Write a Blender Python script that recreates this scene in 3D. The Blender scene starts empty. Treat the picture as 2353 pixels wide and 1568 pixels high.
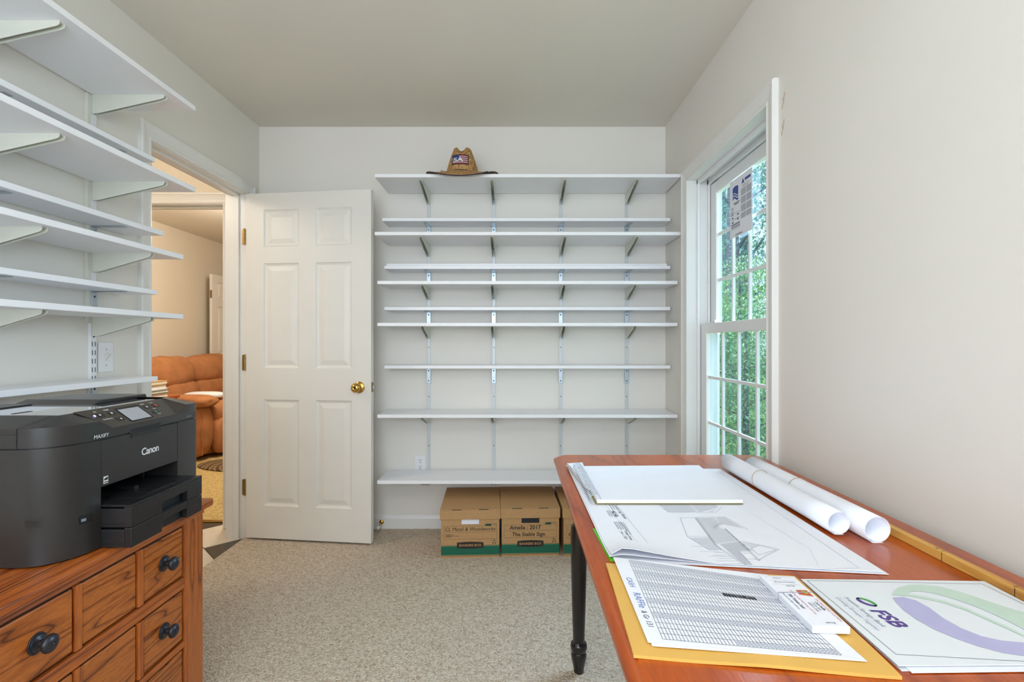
import bpy, bmesh, math, random
from mathutils import Vector, Matrix
from mathutils.geometry import tessellate_polygon
random.seed(7)
sc = bpy.context.scene
COL = sc.collection
PI = math.pi
R = math.radians
EYE, FPX = 1.15, 1149.0            # eye height in metres, focal length in pixels of the 2353 px wide frame

def C(r, g, b):
    def f(v):
        v /= 255.0
        return v / 12.92 if v <= 0.04045 else ((v + 0.055) / 1.055) ** 2.4
    return (f(r), f(g), f(b), 1.0)

# ------------------------------------------------------------------ camera
cam = bpy.data.cameras.new('camera')
cam.sensor_fit = 'HORIZONTAL'; cam.sensor_width = 36.0
cam.lens = 36.0 * FPX / 2353.0
cam.shift_x = -6.5 / 2353.0; cam.shift_y = 4.0 / 2353.0
cam.clip_start = 0.02; cam.clip_end = 200
cam_o = bpy.data.objects.new('camera', cam); COL.objects.link(cam_o)
cam_o.location = (0, 0, EYE); cam_o.rotation_euler = (PI / 2, 0, 0)
sc.camera = cam_o

# ------------------------------------------------------------------ world, lights, exposure
w = bpy.data.worlds.new('sky'); sc.world = w; w.use_nodes = True
bg = w.node_tree.nodes['Background']
bg.inputs['Color'].default_value = (0.80, 0.90, 1.0, 1); bg.inputs['Strength'].default_value = 1.7

def area(name, loc, target, sx, sy, power, col):
    l = bpy.data.lights.new(name, 'AREA'); l.shape = 'RECTANGLE'; l.size = sx; l.size_y = sy
    l.energy = power; l.color = col
    o = bpy.data.objects.new(name, l); COL.objects.link(o); o.location = loc
    d = Vector(target) - Vector(loc); o.rotation_euler = d.to_track_quat('-Z', 'Y').to_euler()
    return o
def point(name, loc, power, col, rad=0.12):
    l = bpy.data.lights.new(name, 'POINT'); l.energy = power; l.color = col; l.shadow_soft_size = rad
    o = bpy.data.objects.new(name, l); COL.objects.link(o); o.location = loc
    return o
# daylight: a wide window behind the photographer, the window on the right, warm lamps in hall and living room
area('daylight_rear_window', (-0.35, -1.46, 1.45), (-0.35, 3, 4.6), 1.9, 1.5, 58, (0.75, 0.875, 1.0))
area('daylight_side_window', (2.2, 3.0, 2.1), (0.7, 2.0, 1.0), 1.3, 1.6, 122, (0.72, 0.86, 1.0))
area('overhead_fill', (-0.30, -0.45, 2.40), (-0.30, 0.15, 0.0), 0.9, 0.6, 11, (0.84, 0.92, 1.0))  # unseen fill light, added to brighten the table papers and carpet
point('hall_lamp', (-2.35, 1.9, 2.25), 19, (1.0, 0.89, 0.75))
point('living_room_lamp', (-2.3, 4.6, 2.2), 76, (1.0, 0.90, 0.77), 0.2)
sun = bpy.data.lights.new('sun', 'SUN'); sun.energy = 2.6; sun.angle = R(8); sun.color = (1.0, 0.97, 0.9)
sun_o = bpy.data.objects.new('sun', sun); COL.objects.link(sun_o); sun_o.rotation_euler = (R(42), 0, R(-60)); sun_o.location = (0, 0, 12)

sc.view_settings.view_transform = 'Standard'; sc.view_settings.look = 'None'
sc.view_settings.gamma = 1; sc.view_settings.use_curve_mapping = False
sc.view_settings.exposure = -0.02

# ------------------------------------------------------------------ materials
def newmat(name):
    m = bpy.data.materials.new(name); m.use_nodes = True
    return m, m.node_tree.nodes, m.node_tree.links, m.node_tree.nodes['Principled BSDF']
def ramp(nd, stops):
    r = nd.new('ShaderNodeValToRGB'); e = r.color_ramp.elements
    e[0].position, e[0].color = stops[0]; e[1].position, e[1].color = stops[-1]
    for p, c in stops[1:-1]:
        x = e.new(p); x.color = c
    return r
def plain(name, col, rough=0.5, metal=0.0, var=0.04, scale=30, bump=0.0, bscale=200, spec=0.5, coat=0.0):
    m, nd, ln, b = newmat(name)
    tc = nd.new('ShaderNodeTexCoord'); n = nd.new('ShaderNodeTexNoise'); n.inputs['Scale'].default_value = scale
    n.inputs['Detail'].default_value = 4
    ln.new(tc.outputs['Object'], n.inputs['Vector'])
    lo = tuple(max(0, c * (1 - var)) for c in col[:3]) + (1,); hi = tuple(min(1, c * (1 + var)) for c in col[:3]) + (1,)
    r = ramp(nd, [(0.3, lo), (0.7, hi)])
    ln.new(n.outputs['Fac'], r.inputs['Fac']); ln.new(r.outputs['Color'], b.inputs['Base Color'])
    b.inputs['Roughness'].default_value = rough; b.inputs['Metallic'].default_value = metal
    b.inputs['Specular IOR Level'].default_value = spec; b.inputs['Coat Weight'].default_value = coat
    if bump:
        n2 = nd.new('ShaderNodeTexNoise'); n2.inputs['Scale'].default_value = bscale; n2.inputs['Detail'].default_value = 3
        ln.new(tc.outputs['Object'], n2.inputs['Vector'])
        bp = nd.new('ShaderNodeBump'); bp.inputs['Strength'].default_value = bump; bp.inputs['Distance'].default_value = 0.002
        ln.new(n2.outputs['Fac'], bp.inputs['Height']); ln.new(bp.outputs['Normal'], b.inputs['Normal'])
    return m
def wood(name, dark, mid, light, sc_vec, rough=0.35, lines=9.0, dist=5.0, coat=0.15, pore=True):
    m, nd, ln, b = newmat(name)
    tc = nd.new('ShaderNodeTexCoord'); oi = nd.new('ShaderNodeObjectInfo')
    mul = nd.new('ShaderNodeVectorMath'); mul.operation = 'SCALE'; mul.inputs[0].default_value = (3.1, 0.7, 2.3)
    ln.new(oi.outputs['Random'], mul.inputs['Scale'])
    add = nd.new('ShaderNodeVectorMath'); add.operation = 'ADD'
    ln.new(tc.outputs['Object'], add.inputs[0]); ln.new(mul.outputs['Vector'], add.inputs[1])
    mp = nd.new('ShaderNodeMapping'); mp.inputs['Scale'].default_value = sc_vec
    ln.new(add.outputs['Vector'], mp.inputs['Vector'])
    n0 = nd.new('ShaderNodeTexNoise'); n0.inputs['Scale'].default_value = 1.0; n0.inputs['Detail'].default_value = 1.5
    ln.new(mp.outputs['Vector'], n0.inputs['Vector'])
    mu = nd.new('ShaderNodeMath'); mu.operation = 'MULTIPLY'; mu.inputs[1].default_value = lines
    ln.new(n0.outputs['Fac'], mu.inputs[0])
    fr = nd.new('ShaderNodeMath'); fr.operation = 'FRACT'; ln.new(mu.outputs[0], fr.inputs[0])
    rm = ramp(nd, [(0.0, dark), (0.07, mid), (0.35, light), (0.75, light), (0.93, mid), (1.0, dark)])
    ln.new(fr.outputs[0], rm.inputs['Fac'])
    n1 = nd.new('ShaderNodeTexNoise'); n1.inputs['Scale'].default_value = dist; n1.inputs['Detail'].default_value = 6
    mp2 = nd.new('ShaderNodeMapping'); mp2.inputs['Scale'].default_value = tuple(3 * v for v in sc_vec)
    ln.new(add.outputs['Vector'], mp2.inputs['Vector']); ln.new(mp2.outputs['Vector'], n1.inputs['Vector'])
    r2 = ramp(nd, [(0.32, (0.45, 0.40, 0.36, 1)), (0.58, (1, 1, 1, 1))]); ln.new(n1.outputs['Fac'], r2.inputs['Fac'])
    mx = nd.new('ShaderNodeMixRGB'); mx.blend_type = 'MULTIPLY'; mx.inputs['Fac'].default_value = 0.6 if pore else 0.25
    ln.new(rm.outputs['Color'], mx.inputs['Color1']); ln.new(r2.outputs['Color'], mx.inputs['Color2'])
    ln.new(mx.outputs['Color'], b.inputs['Base Color'])
    b.inputs['Roughness'].default_value = rough; b.inputs['Coat Weight'].default_value = coat; b.inputs['Coat Roughness'].default_value = 0.15
    bp = nd.new('ShaderNodeBump'); bp.inputs['Strength'].default_value = 0.15; bp.inputs['Distance'].default_value = 0.001
    ln.new(n1.outputs['Fac'], bp.inputs['Height']); ln.new(bp.outputs['Normal'], b.inputs['Normal'])
    return m
def carpet(name, c1, c2, c3, scale, bump=0.9):
    m, nd, ln, b = newmat(name)
    tc = nd.new('ShaderNodeTexCoord')
    mp = nd.new('ShaderNodeMapping'); mp.inputs['Rotation'].default_value = (0, 0, R(40)); mp.inputs['Scale'].default_value = (1, 1.2, 1)
    ln.new(tc.outputs['Object'], mp.inputs['Vector'])
    v = nd.new('ShaderNodeTexVoronoi'); v.inputs['Scale'].default_value = scale
    ln.new(mp.outputs['Vector'], v.inputs['Vector'])
    n = nd.new('ShaderNodeTexNoise'); n.inputs['Scale'].default_value = scale * 0.5; n.inputs['Detail'].default_value = 3
    ln.new(tc.outputs['Object'], n.inputs['Vector'])
    r = ramp(nd, [(0.0, c3), (0.35, c2), (0.75, c1)]); 
    sep = nd.new('ShaderNodeSeparateColor'); ln.new(v.outputs['Color'], sep.inputs[0])
    mxv = nd.new('ShaderNodeMath'); mxv.operation = 'MULTIPLY_ADD'; mxv.inputs[1].default_value = 0.55; mxv.inputs[2].default_value = 0.0
    ln.new(sep.outputs[0], mxv.inputs[0])
    ad = nd.new('ShaderNodeMath'); ad.operation = 'ADD'; ln.new(mxv.outputs[0], ad.inputs[0])
    m2 = nd.new('ShaderNodeMath'); m2.operation = 'MULTIPLY'; m2.inputs[1].default_value = 0.6; ln.new(n.outputs['Fac'], m2.inputs[0])
    ln.new(m2.outputs[0], ad.inputs[1]); ln.new(ad.outputs[0], r.inputs['Fac'])
    ln.new(r.outputs['Color'], b.inputs['Base Color'])
    b.inputs['Roughness'].default_value = 0.95; b.inputs['Specular IOR Level'].default_value = 0.1
    inv = nd.new('ShaderNodeMath'); inv.operation = 'SUBTRACT'; inv.inputs[0].default_value = 1; ln.new(v.outputs['Distance'], inv.inputs[1])
    bp = nd.new('ShaderNodeBump'); bp.inputs['Strength'].default_value = bump; bp.inputs['Distance'].default_value = 0.006
    ln.new(inv.outputs[0], bp.inputs['Height']); ln.new(bp.outputs['Normal'], b.inputs['Normal'])
    return m
def glassmat(name, tint=(0.93, 0.97, 1, 1)):
    m, nd, ln, b = newmat(name); nd.remove(b)
    out = nd['Material Output']; t = nd.new('ShaderNodeBsdfTransparent'); t.inputs['Color'].default_value = tint
    g = nd.new('ShaderNodeBsdfGlossy'); g.inputs['Roughness'].default_value = 0.01
    lw_ = nd.new('ShaderNodeLayerWeight'); lw_.inputs['Blend'].default_value = 0.5
    pw = nd.new('ShaderNodeMath'); pw.operation = 'POWER'; pw.inputs[1].default_value = 5.0; ln.new(lw_.outputs['Facing'], pw.inputs[0])
    f = nd.new('ShaderNodeMath'); f.operation = 'MULTIPLY_ADD'; f.inputs[1].default_value = 0.9; f.inputs[2].default_value = 0.04; ln.new(pw.outputs[0], f.inputs[0])
    mx = nd.new('ShaderNodeMixShader'); ln.new(f.outputs[0], mx.inputs[0]); ln.new(t.outputs[0], mx.inputs[1]); ln.new(g.outputs[0], mx.inputs[2])
    ln.new(mx.outputs[0], out.inputs['Surface'])
    return m
def leafmat(name, a, c, d):
    m, nd, ln, b = newmat(name)
    tc = nd.new('ShaderNodeTexCoord'); n = nd.new('ShaderNodeTexNoise'); n.inputs['Scale'].default_value = 6; n.inputs['Detail'].default_value = 3
    ln.new(tc.outputs['Object'], n.inputs['Vector'])
    r = ramp(nd, [(0.3, a), (0.5, c), (0.7, d)]); ln.new(n.outputs['Fac'], r.inputs['Fac']); ln.new(r.outputs['Color'], b.inputs['Base Color'])
    b.inputs['Roughness'].default_value = 0.6; b.inputs['Transmission Weight'].default_value = 0.0
    b.inputs['Subsurface Weight'].default_value = 0.0
    return m

M = {}
M['wall'] = plain('wall_paint', C(236, 231, 223), 0.65, var=0.012, scale=3, bump=0.05, bscale=260, spec=0.25)
M['ceiling'] = plain('ceiling_paint', C(231, 225, 213), 0.9, var=0.012, scale=3, bump=0.04, bscale=200, spec=0.1)
M['wall_hall'] = plain('hall_paint', C(232, 222, 205), 0.7, var=0.012, scale=3)
M['trim'] = plain('trim_paint', C(236, 234, 230), 0.35, var=0.012, scale=8)
M['door'] = plain('door_paint', C(233, 229, 222), 0.42, var=0.015, scale=6, bump=0.06, bscale=120)
M['sash'] = plain('sash_vinyl', C(240, 240, 240), 0.3, var=0.01)
M['shelf'] = plain('shelf_melamine', C(247, 247, 250), 0.32, var=0.012, scale=14)
M['bracket'] = plain('bracket_enamel', C(222, 222, 208), 0.4, var=0.02)
M['upright'] = plain('upright_enamel', C(214, 219, 220), 0.35, var=0.02, metal=0.1)
M['zinc'] = plain('zinc_plate', C(176, 188, 196), 0.32, metal=0.75, var=0.06, scale=60)
M['slot'] = plain('slot_shadow', C(40, 42, 46), 0.8)
M['screw'] = plain('screw_steel', C(70, 72, 76), 0.4, metal=0.6)
M['brass'] = plain('brass', C(205, 165, 85), 0.16, metal=1.0, var=0.05)
M['olddbrass'] = plain('worn_brass', C(150, 120, 70), 0.35, metal=0.9, var=0.15, scale=80)
M['white'] = plain('white_plastic', C(238, 238, 240), 0.3, var=0.01)
M['carpet'] = carpet('berber_carpet', C(226, 210, 190), C(196, 176, 152), C(128, 106, 82), 135)
M['carpet2'] = carpet('gold_carpet', C(208, 182, 126), C(184, 156, 100), C(146, 118, 70), 70)
M['oak'] = wood('oak_golden', C(90, 42, 12), C(160, 82, 26), C(188, 104, 38), (12, 1.5, 13), 0.38, 12, 9, coat=0.1)
M['oak_side'] = wood('oak_post', C(120, 56, 18), C(168, 86, 30), C(186, 100, 38), (20, 20, 1.2), 0.4, 5, 6)
M['oak_rail'] = wood('oak_rail', C(112, 50, 14), C(166, 82, 26), C(186, 98, 34), (20, 1.0, 20), 0.4, 5, 6)
M['groove'] = plain('dark_stain', C(42, 20, 10), 0.6)
M['table'] = wood('table_wood', C(158, 64, 12), C(172, 72, 13), C(188, 84, 18), (9, 1.1, 9), 0.22, 4, 8, coat=0.05, pore=False)
M['black_paint'] = plain('black_paint', C(22, 20, 20), 0.22, var=0.2, coat=0.3)
M['knob'] = plain('bronze_knob', C(58, 58, 64), 0.34, metal=0.6, var=0.15)
M['printer'] = plain('printer_black', C(44, 42, 41), 0.29, var=0.06, scale=80, bump=0.08, bscale=900)
M['printer_tray'] = plain('printer_tray_black', C(34, 34, 36), 0.28, var=0.06, bump=0.05, bscale=900)
M['printer_dark'] = plain('printer_hollow', C(14, 14, 16), 0.5)
M['printer_gloss'] = plain('printer_gloss_lid', C(60, 60, 62), 0.07, var=0.03, coat=1.0, spec=0.9)
M['panel_brown'] = plain('control_panel', C(58, 52, 46), 0.3, var=0.03)
M['lcd'] = plain('lcd_screen', C(170, 172, 176), 0.2, var=0.02)
M['key'] = plain('printer_key', C(30, 29, 28), 0.3)
M['ink_white'] = plain('white_print', C(230, 230, 230), 0.5)
M['ink_red'] = plain('red_print', C(206, 70, 60), 0.5)
M['ink_teal'] = plain('teal_print', C(40, 140, 120), 0.5)
m, nd, ln, b = newmat('led_blue'); b.inputs['Base Color'].default_value = C(160, 150, 255); b.inputs['Emission Color'].default_value = (0.45, 0.4, 1, 1); b.inputs['Emission Strength'].default_value = 4; M['led'] = m
M['kraft'] = plain('kraft_board', C(190, 148, 100), 0.75, var=0.05, scale=70, bump=0.05, bscale=300)
M['kraft_line'] = plain('kraft_print_line', C(92, 84, 52), 0.7)
M['green_ink'] = plain('green_print', C(22, 112, 84), 0.6, var=0.06)
M['green_dark'] = plain('dark_green_print', C(10, 66, 50), 0.6)
M['black_ink'] = plain('black_print', C(30, 26, 26), 0.6)
M['straw'] = None
M['navy'] = plain('navy_binding', C(36, 30, 58), 0.7)
M['flag_blue'] = plain('flag_blue', C(44, 60, 130), 0.7); M['flag_red'] = plain('flag_red', C(140, 44, 58), 0.7); M['flag_white'] = plain('flag_white', C(190, 176, 180), 0.7)
M['paper'] = plain('paper', C(242, 243, 250), 0.6, var=0.01, scale=20)
M['paper_cream'] = plain('pad_edge_paper', C(236, 234, 226), 0.6, var=0.015)
M['paper_fsb'] = plain('folder_card', C(232, 236, 240), 0.38, var=0.008)
M['envelope'] = plain('manila_envelope', C(228, 178, 88), 0.55, var=0.04, scale=14, bump=0.06, bscale=60)
M['green_card'] = plain('green_card', C(96, 190, 30), 0.5)
M['line_grey'] = plain('grey_line_print', C(150, 154, 168), 0.6); M['line_dark'] = plain('dark_line_print', C(84, 88, 104), 0.6)
M['line_faint'] = plain('faint_line_print', C(192, 195, 206), 0.6); M['line_mid'] = plain('pale_number_print', C(172, 176, 200), 0.6)
M['pen_blue'] = plain('blue_pen', C(110, 130, 190), 0.6)
M['fsb_purple'] = plain('purple_print', C(84, 58, 140), 0.5); M['fsb_green'] = plain('bright_green_print', C(70, 160, 70), 0.5)
M['fsb_lilac'] = plain('lilac_print', C(186, 182, 220), 0.5); M['fsb_mint'] = plain('mint_print', C(200, 220, 205), 0.5)
M['pink_ink'] = plain('pink_print', C(214, 120, 140), 0.5)
M['orange_ink'] = plain('orange_print', C(206, 92, 50), 0.5); M['yellow_ink'] = plain('yellow_print', C(206, 180, 60), 0.5)
M['band'] = plain('rubber_band', C(176, 150, 110), 0.6)
M['pine'] = wood('pine_stick', C(176, 112, 44), C(208, 148, 66), C(226, 172, 86), (40, 1.5, 40), 0.5, 4, 6, coat=0.0, pore=False)
M['wire'] = plain('wire_coil', C(180, 186, 196), 0.3, metal=0.5)
M['glass'] = glassmat('window_glass', (0.86, 0.95, 1.0, 1))
M['sofa'] = plain('suede_sofa', C(178, 120, 78), 0.85, var=0.14, scale=9, bump=0.35, bscale=50, spec=0.15)
M['tile_w'] = plain('cream_tile', C(226, 214, 196), 0.25, var=0.03); M['tile_b'] = plain('dark_tile', C(62, 56, 48), 0.22, var=0.15, scale=20)
M['grout'] = plain('grout', C(160, 150, 135), 0.9)
M['hazed_bark'] = plain('hazed_bark', C(96, 104, 118), 0.9, var=0.3, bump=0.5, bscale=20)  # bark colour paled and blued to paint in outdoor haze
M['leaf_a'] = leafmat('hazed_leaf_light', C(130, 182, 118), C(172, 214, 150), C(212, 238, 196))  # leaf greens whitened, with the haze put into the colour
M['leaf_b'] = leafmat('hazed_leaf_mid', C(84, 142, 108), C(130, 182, 140), C(184, 220, 184))  # mid greens lightened the same way for haze
M['leaf_c'] = leafmat('hazed_leaf_blue', C(96, 142, 152), C(138, 180, 188), C(184, 214, 222))  # blue-grey here is painted haze over the foliage
M['grass'] = plain('lawn', C(130, 170, 90), 0.9, var=0.25, scale=8)
M['olive_board'] = plain('olive_backing_board', C(150, 140, 96), 0.7); M['scuff'] = plain('bare_drywall_scuff', C(212, 178, 146), 0.8, var=0.1); M['blue_logo'] = plain('blue_label_print', C(40, 70, 160), 0.5)
m, nd, ln, b = newmat('straw')
tc = nd.new('ShaderNodeTexCoord'); mp = nd.new('ShaderNodeMapping'); mp.inputs['Scale'].default_value = (1, 1, 0.35)
ln.new(tc.outputs['Object'], mp.inputs['Vector'])
n = nd.new('ShaderNodeTexNoise'); n.inputs['Scale'].default_value = 160; n.inputs['Detail'].default_value = 2; ln.new(mp.outputs['Vector'], n.inputs['Vector'])
r = ramp(nd, [(0.35, C(134, 92, 46)), (0.5, C(182, 136, 80)), (0.68, C(216, 176, 120))]); ln.new(n.outputs['Fac'], r.inputs['Fac']); ln.new(r.outputs['Color'], b.inputs['Base Color'])
b.inputs['Roughness'].default_value = 0.7
bp = nd.new('ShaderNodeBump'); bp.inputs['Strength'].default_value = 0.6; bp.inputs['Distance'].default_value = 0.002; ln.new(n.outputs['Fac'], bp.inputs['Height']); ln.new(bp.outputs['Normal'], b.inputs['Normal'])
M['straw'] = m
m, nd, ln, b = newmat('braided_rug')
tc = nd.new('ShaderNodeTexCoord'); wv = nd.new('ShaderNodeTexWave'); wv.wave_type = 'RINGS'; wv.rings_direction = 'Z'; wv.inputs['Scale'].default_value = 4; wv.inputs['Distortion'].default_value = 1.2
ln.new(tc.outputs['Object'], wv.inputs['Vector']); r = ramp(nd, [(0.2, C(80, 60, 40)), (0.5, C(170, 140, 96)), (0.8, C(110, 84, 54))])
ln.new(wv.outputs['Fac'], r.inputs['Fac']); ln.new(r.outputs['Color'], b.inputs['Base Color']); b.inputs['Roughness'].default_value = 0.95
M['rug'] = m

# ------------------------------------------------------------------ geometry helpers
class MB:
    def __init__(s): s.v = []; s.f = []
    def add(s, vs, fs):
        k = len(s.v); s.v += [tuple(p) for p in vs]; s.f += [tuple(i + k for i in f) for f in fs]; return s
    def box(s, x0, x1, y0, y1, z0, z1):
        vs = [(x0, y0, z0), (x1, y0, z0), (x1, y1, z0), (x0, y1, z0), (x0, y0, z1), (x1, y0, z1), (x1, y1, z1), (x0, y1, z1)]
        return s.add(vs, [(0, 3, 2, 1), (4, 5, 6, 7), (0, 1, 5, 4), (1, 2, 6, 5), (2, 3, 7, 6), (3, 0, 4, 7)])
    def prism(s, poly, fn, d0, d1):
        """poly = 2D outline, fn(a, b, d) -> 3D point"""
        n = len(poly)
        vs = [fn(a, b, d0) for a, b in poly] + [fn(a, b, d1) for a, b in poly]
        fs = [tuple(range(n - 1, -1, -1)), tuple(range(n, 2 * n))] + [(i, (i + 1) % n, n + (i + 1) % n, n + i) for i in range(n)]
        return s.add(vs, fs)
    def lathe(s, prof, c=(0, 0, 0), ax=(0, 0, 1), seg=24):
        """prof = [(r, h)] along axis ax from c"""
        q = Vector((0, 0, 1)).rotation_difference(Vector(ax)); vs = []; fs = []
        n = len(prof)
        for r, h in prof:
            for k in range(seg):
                a = 2 * PI * k / seg
                vs.append(Vector(c) + q @ Vector((r * math.cos(a), r * math.sin(a), h)))
        for i in range(n - 1):
            for k in range(seg):
                k2 = (k + 1) % seg
                fs.append((i * seg + k, i * seg + k2, (i + 1) * seg + k2, (i + 1) * seg + k))
        fs.append(tuple(range(seg - 1, -1, -1))); fs.append(tuple((n - 1) * seg + k for k in range(seg)))
        return s.add(vs, fs)
    def tube(s, pts, r, seg=8, closed=False):
        pts = [Vector(p) for p in pts]; n = len(pts); vs = []; fs = []
        for i, p in enumerate(pts):
            a = pts[(i - 1) % n] if (closed or i > 0) else p
            b_ = pts[(i + 1) % n] if (closed or i < n - 1) else p
            t = (b_ - a).normalized() if (b_ - a).length > 1e-9 else Vector((0, 0, 1))
            u = t.cross(Vector((0.13, 0.07, 1))).normalized(); w_ = t.cross(u)
            for k in range(seg):
                an = 2 * PI * k / seg; vs.append(p + r * (math.cos(an) * u + math.sin(an) * w_))
        m_ = n if closed else n - 1
        for i in range(m_):
            j = (i + 1) % n
            for k in range(seg):
                k2 = (k + 1) % seg; fs.append((i * seg + k, i * seg + k2, j * seg + k2, j * seg + k))
        if not closed:
            fs.append(tuple(range(seg - 1, -1, -1))); fs.append(tuple((n - 1) * seg + k for k in range(seg)))
        return s.add(vs, fs)
    def poly(s, pts): return s.add(pts, [tuple(range(len(pts)))])
    def grid(s, fn, nu, nv):
        vs = [fn(i / nu, j / nv) for j in range(nv + 1) for i in range(nu + 1)]
        fs = [(j * (nu + 1) + i, j * (nu + 1) + i + 1, (j + 1) * (nu + 1) + i + 1, (j + 1) * (nu + 1) + i) for j in range(nv) for i in range(nu)]
        return s.add(vs, fs)

ORG = {}
def link(name, me, parent=None, origin=None):
    o = bpy.data.objects.new(name, me); COL.objects.link(o)
    if parent is not None: o.parent = parent
    return o
def obj(name, mb, mat, parent=None, origin=None, bevel=0.0, smooth=False, local=False, seg=2, sub=0, thick=0.0, label=None):
    """one mesh object. World-space vertices unless local; parts share the origin of their thing"""
    if origin is None and parent is None and not local:
        xs = [p[0] for p in mb.v]; ys = [p[1] for p in mb.v]; zs = [p[2] for p in mb.v]
        origin = ((min(xs) + max(xs)) / 2, (min(ys) + max(ys)) / 2, min(zs))
    if parent is not None and not local: org = ORG[parent.name]
    elif origin is not None: org = Vector(origin)
    else: org = Vector((0, 0, 0))
    me = bpy.data.meshes.new(name)
    vs = mb.v if local else [(p[0] - org[0], p[1] - org[1], p[2] - org[2]) for p in mb.v]
    me.from_pydata(vs, [], mb.f); me.validate()
    bm = bmesh.new(); bm.from_mesh(me); bmesh.ops.recalc_face_normals(bm, faces=bm.faces); bm.to_mesh(me); bm.free()
    if mat is not None: me.materials.append(mat)
    o = link(name, me, parent)
    if parent is None: o.location = org
    ORG[o.name] = Vector(org) if not local else (ORG[parent.name] if parent is not None else Vector((0, 0, 0)))
    if smooth:
        for p in me.polygons: p.use_smooth = True
        if smooth != 'all':
            me.set_sharp_from_angle(angle=R(38))
    if thick:
        md = o.modifiers.new('thick', 'SOLIDIFY'); md.thickness = thick; md.offset = 1
    if sub:
        md = o.modifiers.new('sub', 'SUBSURF'); md.levels = sub; md.render_levels = sub
    if bevel:
        md = o.modifiers.new('bevel', 'BEVEL'); md.width = bevel; md.segments = seg; md.limit_method = 'ANGLE'; md.angle_limit = R(40)
    if label: o['label'] = label
    return o
def thing(name, loc, label, cat, group=None, rz=0.0):
    o = bpy.data.objects.new(name, None); COL.objects.link(o); o.location = loc; o.rotation_euler = (0, 0, rz)
    o.empty_display_size = 0.1
    ORG[o.name] = Vector(loc); tag(o, label, cat, group); return o
def tag(o, label, cat, group=None):
    o['label'] = label; o['category'] = cat
    if group: o['group'] = group
    return o
def struct(o): o['kind'] = 'structure'; return o
def struct_empty(name, loc):
    o = bpy.data.objects.new(name, None); COL.objects.link(o); o.location = loc; ORG[o.name] = Vector(loc); o['kind'] = 'structure'
    return o
def copytree(o, parent=None):
    c = o.copy(); COL.objects.link(c)
    if parent is not None: c.parent = parent
    for ch in list(o.children): copytree(ch, c)
    ORG[c.name] = Vector(c.location)
    return c
_tcache = {}
def text_mb(txt, size, fn, align='LEFT', shear=0.0, fat=0.0, spacing=1.0, res=3):
    cu = bpy.data.curves.new('lettering', 'FONT'); cu.body = txt; cu.size = size; cu.align_x = align; cu.shear = shear
    cu.offset = fat; cu.space_character = spacing; cu.resolution_u = res; cu.fill_mode = 'FRONT'
    t = bpy.data.objects.new('lettering', cu); COL.objects.link(t)
    dg = bpy.context.evaluated_depsgraph_get(); dg.update()
    me = bpy.data.meshes.new_from_object(t.evaluated_get(dg))
    mb = MB(); mb.v = [tuple(fn(p.co.x, p.co.y)) for p in me.vertices]; mb.f = [tuple(p.vertices) for p in me.polygons]
    bpy.data.objects.remove(t); bpy.data.curves.remove(cu); bpy.data.meshes.remove(me)
    return mb
def frame_fn(o, d, u):
    o, d, u = Vector(o), Vector(d).normalized(), Vector(u).normalized()
    return lambda x, y: o + d * x + u * y
def strip(mb, a, b_, wd, n=(0, 0, 1)):
    a, b_ = Vector(a), Vector(b_); t = (b_ - a)
    if t.length < 1e-6: return
    s_ = t.normalized().cross(Vector(n)) * wd / 2
    mb.add([a - s_, b_ - s_, b_ + s_, a + s_], [(0, 1, 2, 3)])
def casing(name, fn, a0, a1, b0, b1, prof, parent, mat, closed=False):
    """trim swept round an opening a0..a1 x b0..b1 ; fn(a, b, d) -> 3D ; prof = [(offset from opening, proud)]"""
    mb = MB(); vs = []
    for u, d in prof:
        if closed: ring = [(a0 - u, b0 - u), (a0 - u, b1 + u), (a1 + u, b1 + u), (a1 + u, b0 - u)]
        else: ring = [(a0 - u, b0), (a0 - u, b1 + u), (a1 + u, b1 + u), (a1 + u, b0)]
        vs += [fn(a, b_, d) for a, b_ in ring]
    n = len(prof); fs = []; sides = 4 if closed else 3
    for i in range(n - 1):
        for k in range(sides):
            k2 = (k + 1) % 4; fs.append((i * 4 + k, i * 4 + k2, (i + 1) * 4 + k2, (i + 1) * 4 + k))
    if not closed:
        fs.append(tuple(i * 4 for i in range(n))); fs.append(tuple(i * 4 + 3 for i in range(n)))
    mb.add(vs, fs)
    return obj(name, mb, mat, parent)
CAS = [(0, 0.0), (0, 0.010), (0.008, 0.013), (0.014, 0.010), (0.020, 0.010), (0.040, 0.014), (0.052, 0.018), (0.056, 0.021), (0.064, 0.021), (0.068, 0.016), (0.068, 0.0)]

# ------------------------------------------------------------------ room shell
XL, XR, YB, ZC, YF = -1.585, 0.934, 3.102, 2.49, -1.5
DY0, DY1, DZ = 2.173, 2.952, 2.026            # clear door opening in the left wall
WY0, WY1, WZ0, WZ1 = 1.84, 2.69, 0.42, 2.022  # clear window opening in the right wall
struct(obj('floor', MB().box(XL - 0.01, XR + 0.16, YF, YB + 0.06, -0.06, 0.0), M['carpet']))
struct(obj('ceiling', MB().box(-4.1, XR + 0.16, YF - 0.12, 8.4, ZC, ZC + 0.1), M['ceiling']))
struct(obj('wall_back', MB().box(XL - 0.115, XR + 0.16, YB, YB + 0.115, 0, ZC), M['wall']))
struct(obj('wall_left', MB().box(XL - 0.115, XL, YF, DY0 - 0.018, -0.06, ZC).box(XL - 0.115, XL, DY1 + 0.018, YB, -0.06, ZC)
           .box(XL - 0.115, XL, DY0 - 0.018, DY1 + 0.018, DZ + 0.018, ZC), M['wall']))
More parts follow.
